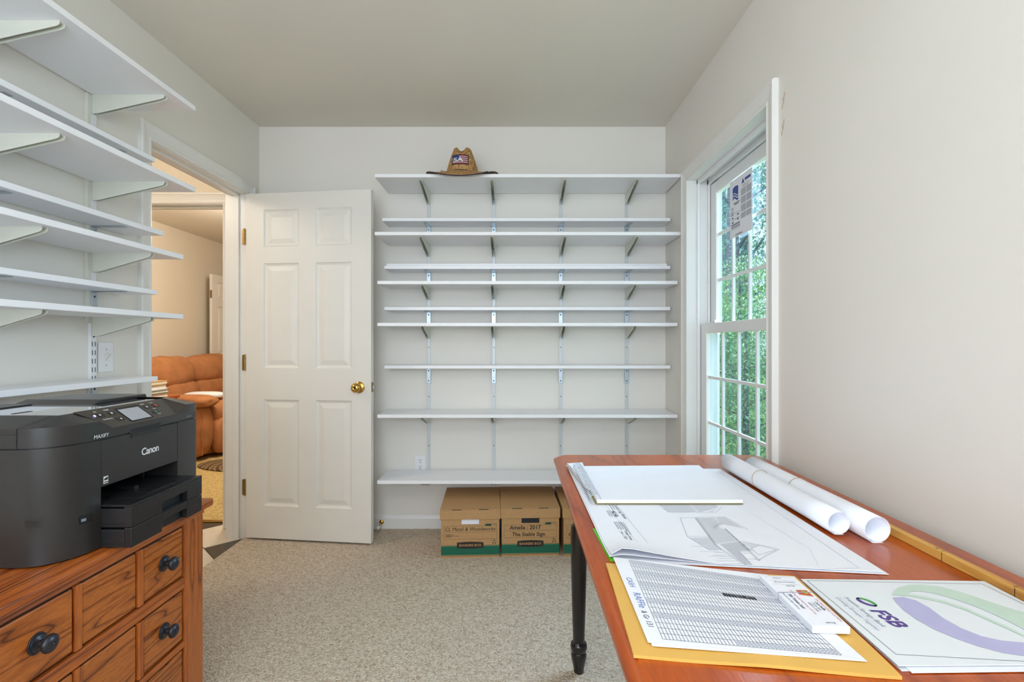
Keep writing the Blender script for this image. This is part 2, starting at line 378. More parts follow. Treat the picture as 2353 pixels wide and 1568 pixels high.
struct(obj('wall_right', MB().box(XR, XR + 0.16, YF, WY0 - 0.02, 0, ZC).box(XR, XR + 0.16, WY1 + 0.02, YB, 0, ZC)
           .box(XR, XR + 0.16, WY0 - 0.02, WY1 + 0.02, WZ1 + 0.02, ZC).box(XR, XR + 0.16, WY0 - 0.02, WY1 + 0.02, 0, WZ0 - 0.02), M['wall']))
wr_ = bpy.data.objects['wall_right']
for cy_, cz_ in ((1.748, 1.965), (1.752, 1.872)):
    mb = MB()
    for dy, dz, ly, lz in ((0.0, 0.0, 0.007, 0.020), (0.007, 0.014, 0.008, 0.026), (0.013, 0.034, 0.007, 0.022), (0.004, 0.030, 0.004, 0.012)):
        mb.poly([(XR - 0.0006, cy_ - dy - ly * a, cz_ + dz + lz * b_) for a, b_ in ((0.3, 0.0), (0.8, 0.3), (1.0, 0.8), (0.7, 1.0), (0.2, 0.6), (0.0, 0.2))])
    obj('scuff_mark', mb, M['scuff'], wr_)['kind'] = 'stuff'
# wall behind the photographer, with the opening of its window
struct(obj('wall_front', MB().box(XL - 0.115, -1.32, YF - 0.12, YF, 0, ZC).box(0.62, XR + 0.16, YF - 0.12, YF, 0, ZC)
           .box(-1.32, 0.62, YF - 0.12, YF, 2.22, ZC).box(-1.32, 0.62, YF - 0.12, YF, 0, 0.68), M['wall']))
# baseboards
def baseboard(name, fn, a0, a1):
    prof = [(0, 0), (0.013, 0), (0.013, 0.062), (0.009, 0.074), (0.005, 0.082), (0, 0.085)]
    mb = MB(); vs = [fn(a, d, z) for a in (a0, a1) for d, z in prof]; n = len(prof)
    mb.add(vs, [(i, (i + 1) % n, n + (i + 1) % n, n + i) for i in range(n)] + [tuple(range(n)), tuple(range(2 * n - 1, n - 1, -1))])
    return struct(obj(name, mb, M['trim']))
baseboard('baseboard_back', lambda a, d, z: (a, YB - d, z), XL, XR - 0.013)
baseboard('baseboard_right', lambda a, d, z: (XR - d, a, z), YF, YB)
baseboard('baseboard_left', lambda a, d, z: (XL + d, a, z), YF, DY0 - 0.07)

# hall and living room beyond the door
HX0, HX1, HZ = -2.62, -1.81, 2.007
LX = -3.97
struct(obj('wall_hall_end', MB().box(LX - 0.1, HX0 - 0.018, YB, YB + 0.115, -0.06, ZC).box(HX1 + 0.018, XL - 0.115, YB, YB + 0.115, -0.06, ZC)
           .box(HX0 - 0.018, HX1 + 0.018, YB, YB + 0.115, HZ + 0.018, ZC), M['wall_hall']))
struct(obj('wall_hall_left', MB().box(-3.07, -2.95, 0.3, YB, -0.06, ZC), M['wall_hall']))
struct(obj('wall_hall_near', MB().box(-2.95, XL - 0.115, 0.2, 0.3, -0.06, ZC), M['wall_hall']))
struct(obj('wall_living_left', MB().box(LX - 0.1, LX, YB + 0.115, 8.3, 0, ZC), M['wall_hall']))
struct(obj('wall_living_back', MB().box(LX - 0.1, 1.09, 8.3, 8.4, 0, ZC), M['wall_hall']))
struct(obj('wall_living_right', MB().box(0.99, 1.09, YB + 0.115, 8.3, 0, ZC), M['wall_hall']))
struct(obj('floor_living', MB().box(LX, 0.99, YB + 0.115, 8.3, -0.06, 0.0), M['carpet2']))
struct(obj('trim_1', MB().box(HX0, HX1, YB + 0.105, YB + 0.135, -0.008, 0.004), M['brass'], bevel=0.003))
fh = struct(obj('floor_hall', MB().box(-2.95, XL - 0.012, 0.3, YB + 0.115, -0.06, -0.009), M['grout']))
def clip(poly, nx, ny, d):
    out = []
    for i, p in enumerate(poly):
        q = poly[(i + 1) % len(poly)]; a = p[0] * nx + p[1] * ny - d; b_ = q[0] * nx + q[1] * ny - d
        if a <= 0: out.append(p)
        if (a < 0 < b_) or (b_ < 0 < a):
            t = a / (a - b_); out.append((p[0] + (q[0] - p[0]) * t, p[1] + (q[1] - p[1]) * t))
    return out
TS = 0.467
for i in range(-5, 3):
    for j in range(-7, 4):
        a0, b0_ = 4.554 + TS * i + 0.003, 1.062 + TS * j + 0.003; a1, b1_ = a0 + TS - 0.006, b0_ + TS - 0.006
        pl = [((b_ - a) / 2, (a + b_) / 2) for a, b_ in ((a0, b0_), (a1, b0_), (a1, b1_), (a0, b1_))]
        for nx, ny, d in ((1, 0, XL - 0.012), (-1, 0, 2.94), (0, 1, YB + 0.1), (0, -1, -1.3)):
            pl = clip(pl, nx, ny, d) if len(pl) > 2 else []
        if len(pl) > 2:
            obj('floor_tile', MB().prism(pl, lambda a, b_, d: (a, b_, d), -0.009, -0.004), M['tile_b'] if (i + j) % 2 else M['tile_w'], fh, bevel=0.001, seg=1)

# ------------------------------------------------------------------ door frame, casings
df = struct_empty('trim_2', (XL, DY0, 0))
obj('jamb', MB().box(XL - 0.115, XL, DY0 - 0.018, DY0, 0, DZ + 0.018).box(XL - 0.115, XL, DY1, DY1 + 0.018, -0.004, DZ + 0.018)
    .box(XL - 0.115, XL, DY0, DY1, DZ, DZ + 0.018), M['trim'], df)
obj('door_stop_moulding', MB().box(XL - 0.072, XL - 0.040, DY0, DY0 + 0.011, 0, DZ).box(XL - 0.072, XL - 0.040, DY1 - 0.011, DY1, -0.004, DZ)
    .box(XL - 0.072, XL - 0.040, DY0, DY1, DZ - 0.011, DZ), M['trim'], df, bevel=0.002)
casing('casing', lambda a, b_, d: (XL + d, a, b_), DY0 - 0.004, DY1 + 0.004, 0, DZ + 0.004, CAS, df, M['trim'])
casing('casing', lambda a, b_, d: (XL - 0.115 - d, a, b_), DY0 - 0.004, DY1 + 0.004, 0, DZ + 0.004, CAS, df, M['trim'])
hf = struct_empty('trim_3', (HX1, YB, 0))
obj('jamb', MB().box(HX0 - 0.018, HX0, YB, YB + 0.115, -0.004, HZ + 0.018).box(HX1, HX1 + 0.018, YB, YB + 0.115, -0.004, HZ + 0.018)
    .box(HX0, HX1, YB, YB + 0.115, HZ, HZ + 0.018), M['trim'], hf)
obj('door_stop_moulding', MB().box(HX0, HX1, YB + 0.045, YB + 0.075, HZ - 0.012, HZ).box(HX1 - 0.011, HX1, YB + 0.045, YB + 0.075, -0.004, HZ), M['trim'], hf, bevel=0.002)
casing('casing', lambda a, b_, d: (a, YB - d, b_), HX0 - 0.004, HX1 + 0.004, 0, HZ + 0.004, CAS, hf, M['trim'])

# ------------------------------------------------------------------ six-panel doors
def six_panel_door(name, loc, rz, width, height, cols, rows, both=False):
    d = struct_empty(name, loc); d.rotation_euler = (0, 0, rz)
    T = 0.035; fr = MB()
    xs = [0] + [c for col in cols for c in col] + [width]; zs = [0] + [r_ for row in rows for r_ in row] + [height]
    for i in range(len(xs) - 1):
        for k in range(len(zs) - 1):
            if i % 2 == 1 and k % 2 == 1: continue
            fr.box(xs[i], xs[i + 1], 0, T, zs[k], zs[k + 1])
    me = obj('slab', fr, M['door'], d, local=True)
    for c0, c1 in cols:
        for z0, z1 in rows:
            p = MB(); rings = [(0, 0.0), (0.006, 0.006), (0.014, 0.010), (0.020, 0.010), (0.046, 0.0025), (0.050, 0.0025)]
            vs = []
            for ins, dep in rings:
                vs += [(c0 + ins, dep, z0 + ins), (c1 - ins, dep, z0 + ins), (c1 - ins, dep, z1 - ins), (c0 + ins, dep, z1 - ins)]
            fs = [(q * 4 + k, q * 4 + (k + 1) % 4, (q + 1) * 4 + (k + 1) % 4, (q + 1) * 4 + k) for q in range(len(rings) - 1) for k in range(4)]
            n = len(rings) * 4; fs.append((n - 4, n - 3, n - 2, n - 1))
            vs += [(c0, T - 0.004, z0), (c1, T - 0.004, z0), (c1, T - 0.004, z1), (c0, T - 0.004, z1)]; fs.append((n, n + 3, n + 2, n + 1))
            p.add(vs, fs); obj('door_panel', p, M['door'], d, local=True)
    return d
COLS = [(0.110, 0.328), (0.430, 0.648)]; ROWS = [(0.190, 0.808), (0.990, 1.600), (1.695, 1.912)]
HX, HY = -1.571, 2.922
door = six_panel_door('door_1', (HX, HY, 0.012), math.atan2(-0.090, 0.755), 0.762, 2.008, COLS, ROWS)
kx, kz = 0.692, 0.885
kn = MB().lathe([(0.0, 0), (0.033, 0), (0.033, 0.004), (0.026, 0.009), (0.012, 0.012), (0.010, 0.022), (0.011, 0.028), (0.021, 0.034), (0.027, 0.044), (0.027, 0.052), (0.020, 0.061), (0.011, 0.064), (0.008, 0.062), (0.0, 0.062)], (kx, 0, kz), (0, -1, 0), 32)
k_o = obj('door_knob', kn, M['brass'], door, local=True, smooth=True, label='polished brass door knob')
obj('key_cylinder', MB().box(kx - 0.0012, kx + 0.0012, -0.0655, -0.0615, kz - 0.005, kz + 0.005), M['slot'], k_o, local=True)
obj('door_knob', MB().lathe([(0.0, 0), (0.033, 0), (0.030, 0.008), (0.012, 0.012), (0.011, 0.028), (0.027, 0.044), (0.020, 0.058), (0.0, 0.06)], (kx, 0.035, kz), (0, 1, 0), 24), M['brass'], door, local=True, smooth=True)
lp = obj('latch_plate', MB().box(0.762, 0.7632, 0.006, 0.029, kz - 0.028, kz + 0.028), M['olddbrass'], door, local=True, label='tarnished brass latch plate')
obj('latch_bolt', MB().box(0.7632, 0.772, 0.011, 0.024, kz - 0.009, kz + 0.008), M['zinc'], lp, local=True, bevel=0.002)
for hz in (0.294, 1.022, 1.757):
    h = obj('hinge', MB().box(-0.022, 0.0, -0.004, -0.0015, hz - 0.045, hz + 0.045), M['olddbrass'], door, local=True, bevel=0.002, label='small brass butt hinge')
    obj('hinge_pin', MB().lathe([(0, 0), (0.005, 0), (0.005, 0.096), (0, 0.096)], (-0.006, -0.004, hz - 0.048), (0, 0, 1), 10), M['olddbrass'], h, local=True, smooth=True)
d2 = six_panel_door('door_2', (-3.80, 6.28, 0.012), R(86), 0.71, 2.0, [(0.10, 0.305), (0.405, 0.61)], ROWS)
obj('hinge', MB().box(-0.001, 0.0, 0.004, 0.030, 1.70, 1.80), M['olddbrass'], d2, local=True)

# ------------------------------------------------------------------ window
wn = struct_empty('window_1', (XR, (WY0 + WY1) / 2, WZ0))
casing('casing', lambda a, b_, d: (XR - d, a, b_), WY0, WY1, WZ0, WZ1, CAS, wn, M['trim'], closed=True)
jb = MB()
for y0, y1 in ((WY0 - 0.02, WY0), (WY1, WY1 + 0.02)): jb.box(XR, XR + 0.16, y0, y1, WZ0 - 0.02, WZ1 + 0.02)
jb.box(XR, XR + 0.16, WY0, WY1, WZ1, WZ1 + 0.02).box(XR, XR + 0.16, WY0, WY1, WZ0 - 0.02, WZ0)
obj('jamb', jb, M['trim'], wn)
tr = MB()
for x0, x1, t in ((0.978, 0.992, 0.014), (1.034, 1.044, 0.018), (1.082, 1.094, 0.020)):
    tr.box(x0, x1, WY0, WY0 + t, WZ0, WZ1).box(x0, x1, WY1 - t, WY1, WZ0, WZ1).box(x0, x1, WY0, WY1, WZ1 - t - 0.008, WZ1).box(x0, x1, WY0, WY1, WZ0, WZ0 + t)
obj('sash_track', tr, M['sash'], wn, bevel=0.0015)
GY0, GY1 = 1.915, 2.602
def sash(name, x0, x1, z0, z1, g0, g1, zm):
    fr = MB().box(x0, x1, WY0 + 0.015, GY0, z0, z1).box(x0, x1, GY1, WY1 - 0.015, z0, z1).box(x0, x1, GY0, GY1, z0, g0).box(x0, x1, GY0, GY1, g1, z1)
    s_ = obj(name, fr, M['sash'], wn, bevel=0.003)
    xg = (x0 + x1) / 2; ys = [GY0 + (GY1 - GY0) * k / 4 for k in range(5)]; zs = [g0] + zm + [g1]
    for i in range(1, 4): obj('muntin', MB().box(xg - 0.007, xg + 0.007, ys[i] - 0.008, ys[i] + 0.008, g0, g1), M['sash'], s_, bevel=0.003)
    for k in range(1, 3): obj('muntin', MB().box(xg - 0.0065, xg + 0.0065, GY0, GY1, zs[k] - 0.008, zs[k] + 0.008), M['sash'], s_, bevel=0.003)
    for i in range(4):
        for k in range(3):
            obj('pane', MB().box(xg - 0.0015, xg + 0.0015, ys[i] + 0.0075, ys[i + 1] - 0.0075, zs[k] + 0.0075, zs[k + 1] - 0.0075), M['glass'], s_)
    return s_
us = sash('upper_sash', 1.047, 1.079, 1.205, 1.992, 1.253, 1.932, [1.476, 1.714])
ls = sash('lower_sash', 0.996, 1.030, 0.435, 1.250, 0.500, 1.200, [0.736, 0.972])
obj('sash_lock', MB().box(1.000, 1.028, 2.50, 2.58, 1.250, 1.256).box(1.006, 1.022, 2.52, 2.55, 1.256, 1.266), M['sash'], ls, bevel=0.003)

# paper label stuck on the upper pane
def st(y, z): return (1.0445, y, z)
stk = thing('window_sticker', (1.0445, 2.31, 1.65), 'white printed energy label sheet stuck inside the upper window sash', 'sticker')
obj('sheet', MB().box(1.0440, 1.0452, 2.20, 2.426, 1.650, 1.925), M['paper'], stk)
def sp(name, mat, quads):
    mb = MB()
    for y0, y1, z0, z1 in quads: mb.add([(1.0436, 2.426 - y0, z0 + 1.65), (1.0436, 2.426 - y1, z0 + 1.65), (1.0436, 2.426 - y1, z1 + 1.65), (1.0436, 2.426 - y0, z1 + 1.65)], [(0, 1, 2, 3)])
    return obj(name, mb, mat, stk)
wave = MB()
for k, (zb, zt) in enumerate(((0.178, 0.188), (0.193, 0.200), (0.204, 0.236))):
    wave.add([(1.0436, 2.426 - 0.030 - 0.010 * q, 1.65 + (z + (0.008 * math.sin(q * 0.9) if (k < 2 or i == 0) else 0.006 * math.sin(q * 0.52)))) for i, z in enumerate((zb, zt)) for q in range(7)],
             [(q, q + 1, 8 + q, 7 + q) for q in range(6)])
obj('wave_emblem', wave, M['blue_logo'], stk)
mbx = MB(); mbx.add([(1.0436, 2.426 - y, 1.65 + z) for y, z in ((0.124, 0.232), (0.152, 0.232), (0.138, 0.256))], [(0, 1, 2)])
obj('peak_emblem', mbx, M['blue_logo'], stk)
sp('heading', M['blue_logo'], [(0.156, 0.212, 0.238, 0.250)])
sp('fine_print', M['line_grey'], [(0.118 + 0.053 * c, 0.166 + 0.053 * c, 0.204 - 0.0062 * k, 0.2078 - 0.0062 * k) for c in range(2) for k in range(22) if k % 6 != 5] +
   [(0.126, 0.20, 0.222, 0.2245), (0.132, 0.19, 0.214, 0.2165), (0.014, 0.108, 0.056, 0.066), (0.014, 0.108, 0.046, 0.053)])
sp('rating_print', M['line_dark'], [(0.04, 0.105, 0.160, 0.164), (0.05, 0.095, 0.153, 0.157), (0.016, 0.036, 0.140, 0.143), (0.016, 0.019, 0.120, 0.143), (0.033, 0.036, 0.120, 0.143), (0.016, 0.036, 0.118, 0.121),
   (0.016, 0.036, 0.108, 0.112), (0.022, 0.038, 0.092, 0.099), (0.078, 0.096, 0.100, 0.107), (0.022, 0.040, 0.070, 0.077), (0.078, 0.094, 0.078, 0.085), (0.014, 0.105, 0.040, 0.0415), (0.014, 0.108, 0.114, 0.1155), (0.014, 0.108, 0.086, 0.0875)] +
   [(0.060 + 0.009 * k, 0.066 + 0.009 * k, 0.006, 0.014 if k % 3 else 0.011) for k in range(8)])

# ------------------------------------------------------------------ exterior
struct(obj('ground', MB().box(XR + 0.16, 40, -6, 60, -0.62, -0.6), M['grass']))
def foliage(mb, cx, cy, cz, rx, rz, n, leaf, dens=0.55):
    for _ in range(n):
        while True:
            p = Vector((random.uniform(-1, 1), random.uniform(-1, 1), random.uniform(-1, 1)))
            if p.length <= 1: break
        p = p * (dens + (1 - dens) * random.random()) / max(p.length, 0.2) if random.random() < 0.6 else p
        c = Vector((cx + p.x * rx, cy + p.y * rx, cz + p.z * rz))
        q = Matrix.Rotation(random.uniform(0, 2 * PI), 3, 'Z') @ Matrix.Rotation(random.uniform(-1, 1), 3, 'X')
        l = leaf * random.uniform(0.6, 1.3)
        mb.add([c + q @ Vector(v) for v in ((0, -l, 0), (l * 0.45, 0, l * 0.1), (0, l, 0), (-l * 0.45, 0, l * 0.1))], [(0, 1, 2, 3)])
def tree(name, x, y, h, rx, mat, label, n, leaf, blobs=5, trunk=0.12, low=0.2, cat='tree', group=None):
    t = thing(name, (x, y, -0.6), label, cat, group)
    tk = MB(); tk.lathe([(trunk, 0), (trunk * 0.8, h * 0.4), (trunk * 0.35, h * 0.92), (0.0, h)], (x, y, -0.6), (0, 0, 1), 9)
    for k in range(7):
        a = k * 2.4; z = h * (0.3 + 0.08 * k)
        tk.tube([(x, y, -0.6 + z), (x + rx * 0.6 * math.cos(a), y + rx * 0.6 * math.sin(a), -0.6 + z + h * 0.08)], trunk * 0.22, 5)
    obj('trunk', tk, M['hazed_bark'], t)
    mb = MB()
    for k in range(blobs):
        a = random.uniform(0, 2 * PI); rr = rx * 0.45 * random.random()
        z = -0.6 + h * (low + (1 - low) * (k + 0.5) / blobs); sh = 1.0 - 0.45 * abs((k + 0.5) / blobs - 0.4)
        foliage(mb, x + rr * math.cos(a), y + rr * math.sin(a), z, rx * sh, h * (1 - low) / blobs * 0.95, n // blobs, leaf)
    f = obj('foliage', mb, mat, t); f['kind'] = 'stuff'
    return t
tree('garden_shrub', 3.05, 6.6, 2.0, 0.8, M['leaf_b'], 'mid green leafy shrub just outside the lower window panes', 12000, 0.027, 4, 0.05, 0.02, 'shrub')
tree('garden_shrub', 4.45, 9.9, 3.2, 1.05, M['leaf_a'], 'light yellow-green shrub rising behind the lower shrub outside', 12000, 0.038, 4, 0.06, 0.02, 'shrub')
tree('garden_tree', 6.1, 14.0, 9.0, 1.7, M['leaf_c'], 'tall haze-blued evergreen tree seen through the upper window sash', 7000, 0.060, 6, 0.24, 0.2)
tree('garden_shrub', 5.6, 7.2, 2.6, 0.95, M['leaf_b'], 'round green shrub farther right in the garden', 4200, 0.06, 4, 0.05, 0.02, 'shrub')
tree('garden_shrub', 4.6, 3.6, 2.2, 0.85, M['leaf_a'], 'low light green shrub close beside the house wall outside', 3600, 0.05, 3, 0.05, 0.02, 'shrub')
tree('garden_tree', 10.5, 11.0, 8.5, 1.8, M['leaf_b'], 'broad green tree at the right of the garden', 5200, 0.09, 5, 0.22, 0.12)
tree('garden_tree', 10.0, 5.0, 8.0, 1.8, M['leaf_c'], 'haze-blued tree standing alone in the side garden', 5200, 0.09, 5, 0.22, 0.12)
tree('garden_tree', 9.2, 20.0, 10.5, 2.1, M['leaf_b'], 'slim green tree with dark trunk beyond the upper panes', 4200, 0.09, 5, 0.22, 0.42)
tree('garden_tree', 11.4, 27.5, 12.5, 2.8, M['leaf_c'], 'farthest haze-paled tree in the woods outside the window', 3800, 0.12, 6, 0.3, 0.3)

# ------------------------------------------------------------------ shelving
ORD = ['top', 'second', 'third', 'fourth', 'fifth', 'sixth', 'seventh', 'eighth', 'ninth', 'bottom']
ZB = [2.073, 1.867, 1.750, 1.585, 1.483, 1.342, 1.2445, 0.997, 0.722, 0.346]   # underside heights
DEP = ['w', 'n', 'w', 'n', 'm', 'n', 'm', 'n', 'm', 'm']
DD = {'w': 0.300, 'n': 0.142, 'm': 0.246}
TH = 0.019
GAP = 0.009
def bracket_mesh(L, hb):
    mb = MB(); pl = [(0.013, 0), (L, 0), (L, -0.008), (L - 0.004, -0.013), (L - 0.012, -0.016), (0.05, -hb + 0.004), (0.030, -hb), (0.013, -hb)]
    for y0, y1 in ((-0.0095, -0.008), (0.008, 0.0095)): mb.prism(pl, lambda a, b_, d: (a, d, b_), y0, y1)
    mb.box(0.013, L - 0.004, -0.0082, 0.0082, -0.0016, -0.0002)
    return mb
def lbr_mesh():
    mb = MB().box(0.013, 0.128, -0.0125, 0.0125, -0.0024, -0.0002).box(0.013, 0.0154, -0.0125, 0.0125, -0.098, -0.0024)
    return mb
_scr = {}
def screw(t, loc, r_):
    if r_ not in _scr:
        o = obj('screw', MB().lathe([(0, 0), (r_, 0), (r_ * 0.9, 0.0012), (0, 0.0014)], (0, 0, 0), (1, 0, 0), 10), M['screw'], t, local=True); _scr[r_] = o
    else:
        o = _scr[r_].copy(); COL.objects.link(o); o.parent = t
    o.location = loc; return o
proto = {}
def make_bracket(kind, loc, rz, label, group):
    if kind not in proto:
        if kind == 'n':
            o = thing('angle_bracket', loc, label, 'bracket', group, rz)
            obj('plate', lbr_mesh(), M['zinc'], o, local=True, bevel=0.001, seg=1); [screw(o, (0.0154, 0, z), 0.0042) for z in (-0.020, -0.082)]
        else:
            o = obj('shelf_bracket', bracket_mesh(0.282 if kind == 'w' else 0.232, 0.070), M['bracket'], None, local=True)
        proto[kind] = o
    else: o = copytree(proto[kind])
    o.location = loc; o.rotation_euler = (0, 0, rz); tag(o, label, 'bracket', group); return o
KN = {'w': 'deep tapered bracket', 'm': 'white tapered bracket', 'n': 'zinc angle bracket'}
# back wall
UX = [-0.532, -0.130, 0.283, 0.691]
UP = ['nearest the open door', 'second from the door', 'second from the window', 'nearest the window']
def upright_parts(t, z0, z1, slots=None, wd=0.017):
    h = wd / 2
    obj('channel', MB().box(0, 0.003, -h, h, z0, z1).box(0.003, 0.013, -h, -h + 0.0035, z0, z1).box(0.003, 0.013, h - 0.0035, h, z0, z1)
        .box(0.003, 0.008, -h + 0.0035, h - 0.0035, z0, z1), M['upright'], t, local=True)
    z = z0 + 0.06
    while z < z1: screw(t, (0.008, 0, z), 0.0032); z += 0.1524
for x, p in zip(UX, UP):
    t = thing('shelf_upright', (x, YB, 0.30), 'slotted metal upright on the back wall, ' + p, 'upright', 'back wall uprights', -PI / 2)
    upright_parts(t, 0.0, 1.78)
BX0, BX1 = -0.782, 0.926
back_lab = ['top white shelf on the back wall, carrying the straw hat', 'narrow white shelf, second from the top on the back wall', 'deep white shelf, third from the top on the back wall',
            'narrow shelf with a loose board on it, fourth on the back wall', 'white shelf, fifth from the top on the back wall', 'narrow white shelf, sixth from the top on the back wall',
            'white shelf, seventh from the top on the back wall', 'narrow white shelf, eighth from the top on the back wall', 'white shelf, second from the bottom on the back wall', 'bottom white shelf on the back wall, above the file boxes']
for k in range(10):
    d = DD[DEP[k]]; x0 = BX0 + (0.012 if DEP[k] == 'n' and k > 2 else 0); x1 = BX1 - (0.010 if DEP[k] == 'n' else 0)
    tag(obj('shelf_board', MB().box(x0, x1, YB - GAP - 0.005 - d, YB - GAP - 0.005, ZB[k], ZB[k] + TH), M['shelf'], bevel=0.0012, seg=1), back_lab[k], 'shelf', 'back wall shelves')
    for x, p in zip(UX, UP):
        make_bracket(DEP[k], (x, YB, ZB[k]), -PI / 2, '%s under the %s back-wall shelf, %s' % (KN[DEP[k]], ORD[k], p), 'back wall brackets')
tag(obj('shelf_board', MB().box(BX0 + 0.016, 0.908, YB - 0.118, YB - 0.016, ZB[3] + TH, ZB[3] + 2 * TH), M['shelf'], bevel=0.0012, seg=1),
    'loose narrow board stacked on the fourth back-wall shelf', 'shelf')
# left wall
LUY = [1.868, 1.440]; LUP = ['on the upright beside the light switch', 'on the upright at the left picture edge']
left_lab = ['top white shelf on the left wall', 'narrow white shelf, second from the top on the left wall', 'deep white shelf, third from the top on the left wall', 'narrow white shelf, fourth from the top on the left wall',
            'white shelf, fifth from the top on the left wall', 'narrow white shelf, sixth from the top on the left wall', 'white shelf, seventh on the left wall, above the light switch', 'narrow bottom shelf on the left wall, just above the printer']
LEND = [1.992, 1.988, 1.992, 2.034, 2.000, 2.000, 2.000, 2.002]
for k in range(8):
    d = DD[DEP[k]]; x0 = XL + GAP + 0.005
    tag(obj('shelf_board', MB().box(x0, x0 + d, 0.55, LEND[k], ZB[k], ZB[k] + TH), M['shelf'], bevel=0.0012, seg=1), left_lab[k], 'shelf', 'left wall shelves')
    for y, p in zip(LUY, LUP):
        make_bracket(DEP[k], (XL, y, ZB[k]), 0, '%s under the %s left-wall shelf, %s' % (KN[DEP[k]], ORD[k], p), 'left wall brackets')
for y, p in zip(LUY, ('beside the light switch', 'at the left picture edge')):
    t = thing('shelf_upright', (XL, y, 0.70), 'white double-slotted upright on the left wall, ' + p, 'upright', 'left wall uprights')
    obj('channel', MB().box(0, 0.012, -0.013, 0.013, 0, 1.372), M['white'], t, local=True, bevel=0.001, seg=1)
    mb = MB(); z = 0.02
    while z < 0.46:
        for yy in (-0.0065, 0.0065): mb.box(0.0115, 0.0124, yy - 0.0014, yy + 0.0014, z, z + 0.018)
        z += 0.032
    obj('slot_row', mb, M['slot'], t, local=True)['kind'] = 'stuff'
    obj('cover_strip', MB().box(0, 0.0128, -0.029, -0.0135, 0.523, 1.372), M['bracket'], t, local=True, bevel=0.001, seg=1)
    for z in (0.120, 0.474, 0.80, 1.12): screw(t, (0.0122, 0, z), 0.0045)
# light switch
sw = thing('light_switch', (XL, 1.934, 1.036), 'white toggle light switch plate on the left wall', 'switch')
sy = 1.934
pl_ = obj('plate', MB().box(XL, XL + 0.005, sy - 0.035, sy + 0.035, 1.036, 1.151), M['white'], sw, bevel=0.003)
obj('toggle', MB().prism([(0.004, 1.083), (0.004, 1.106), (0.015, 1.110), (0.018, 1.104)], lambda a, b_, d: (XL + a, d, b_), sy - 0.005, sy + 0.005), M['bracket'], sw, bevel=0.001)
obj('toggle_slot', MB().box(XL + 0.004, XL + 0.0054, sy - 0.006, sy + 0.006, 1.080, 1.108), M['bracket'], sw)
for z in (1.063, 1.124): obj('screw', MB().lathe([(0, 0), (0.003, 0), (0.0026, 0.0014), (0, 0.0016)], (XL + 0.005, sy, z), (1, 0, 0), 10), M['zinc'], sw)
# outlet
ou = thing('wall_outlet', (-0.586, YB, 0.34), 'white duplex outlet low on the back wall beside an upright', 'outlet')
obj('plate', MB().box(-0.621, -0.551, YB - 0.005, YB, 0.338, 0.453), M['white'], ou, bevel=0.002)
for z in (0.377, 0.417):
    r_ = obj('receptacle', MB().lathe([(0, 0), (0.0165, 0), (0.016, 0.002), (0, 0.002)], (-0.586, YB - 0.005, z), (0, -1, 0), 20), M['white'], ou)
    mb = MB()
    for dx, hh in ((-0.006, 0.0045), (0.006, 0.0035)): mb.box(-0.586 + dx - 0.0012, -0.586 + dx + 0.0012, YB - 0.0076, YB - 0.0068, z + 0.001, z + 0.001 + 2 * hh)
    mb.lathe([(0, 0), (0.003, 0), (0.003, 0.0007), (0, 0.0007)], (-0.586, YB - 0.0069, z - 0.008), (0, -1, 0), 10)
    obj('slots', mb, M['slot'], r_)
# door stop
ds = thing('door_stop', (-0.823, YB - 0.013, 0.03), 'small brass door stop with white tip on the back baseboard', 'door stop')
obj('rosette', MB().lathe([(0, 0), (0.014, 0), (0.013, 0.006), (0.006, 0.011), (0, 0.011)], (-0.823, YB - 0.013, 0.042), (0, -1, 0), 16), M['brass'], ds, smooth=True)
obj('rod', MB().lathe([(0, 0), (0.0045, 0), (0.0045, 0.064), (0, 0.064)], (-0.823, YB - 0.02, 0.042), (0, -1, -0.1), 10), M['brass'], ds, smooth=True)
obj('tip', MB().lathe([(0, 0), (0.010, 0), (0.010, 0.012), (0.006, 0.014), (0, 0.014)], (-0.823, YB - 0.083, 0.0358), (0, -1, -0.1), 14), M['white'], ds, smooth=True)

# ------------------------------------------------------------------ straw hat on the top shelf
hc = Vector((-0.303, 2.905, ZB[0] + TH)); H = 0.176
hat = thing('straw_hat', hc, 'wide-brimmed straw lifeguard hat with flag patch on the top shelf', 'hat')
def crown_r(t):   # half-width and half-depth at height fraction
    return (0.098 * (1 - t) + 0.056 * t - 0.004 * math.sin(PI * t) * 0 + 0.003 * math.sin(PI * t)), (0.104 * (1 - t) + 0.080 * t + 0.010 * math.sin(PI * t))
def crown_pt(a, t):
    rx, ry = crown_r(t); return Vector((rx * math.cos(a), ry * math.sin(a), 0.018 + t * (H - 0.034)))
def topz(x, y, base): return base
mb = MB(); SG = 40; rows = []
for k in range(11): rows.append([crown_pt(2 * PI * q / SG, k / 10) for q in range(SG)])
rx, ry = crown_r(1.0)
for f, hgt in ((0.92, 0.012), (0.76, 0.020), (0.60, 0.020), (0.4, 0.013), (0.2, 0.011), (0.04, 0.010)):
    row = []
    for q in range(SG):
        a = 2 * PI * q / SG; x, y = rx * f * math.cos(a), ry * f * math.sin(a)
        dip = 0.042 * math.exp(-(x / 0.019) ** 2) * (1 if f < 0.99 else 0)
        row.append(Vector((x, y, 0.018 + H - 0.034 + hgt - dip)))
    rows.append(row)
for row in rows[9:11]:
    for p in row: p.z -= 0.020 * math.exp(-(p.x / 0.020) ** 2)
n = len(rows); vs = [hc + p for r_ in rows for p in r_]
fs = [(i * SG + q, i * SG + (q + 1) % SG, (i + 1) * SG + (q + 1) % SG, (i + 1) * SG + q) for i in range(n - 1) for q in range(SG)] + [tuple((n - 1) * SG + q for q in range(SG))]
mb.add(vs, fs); obj('crown', mb, M['straw'], hat, smooth='all')
BR = 0.206
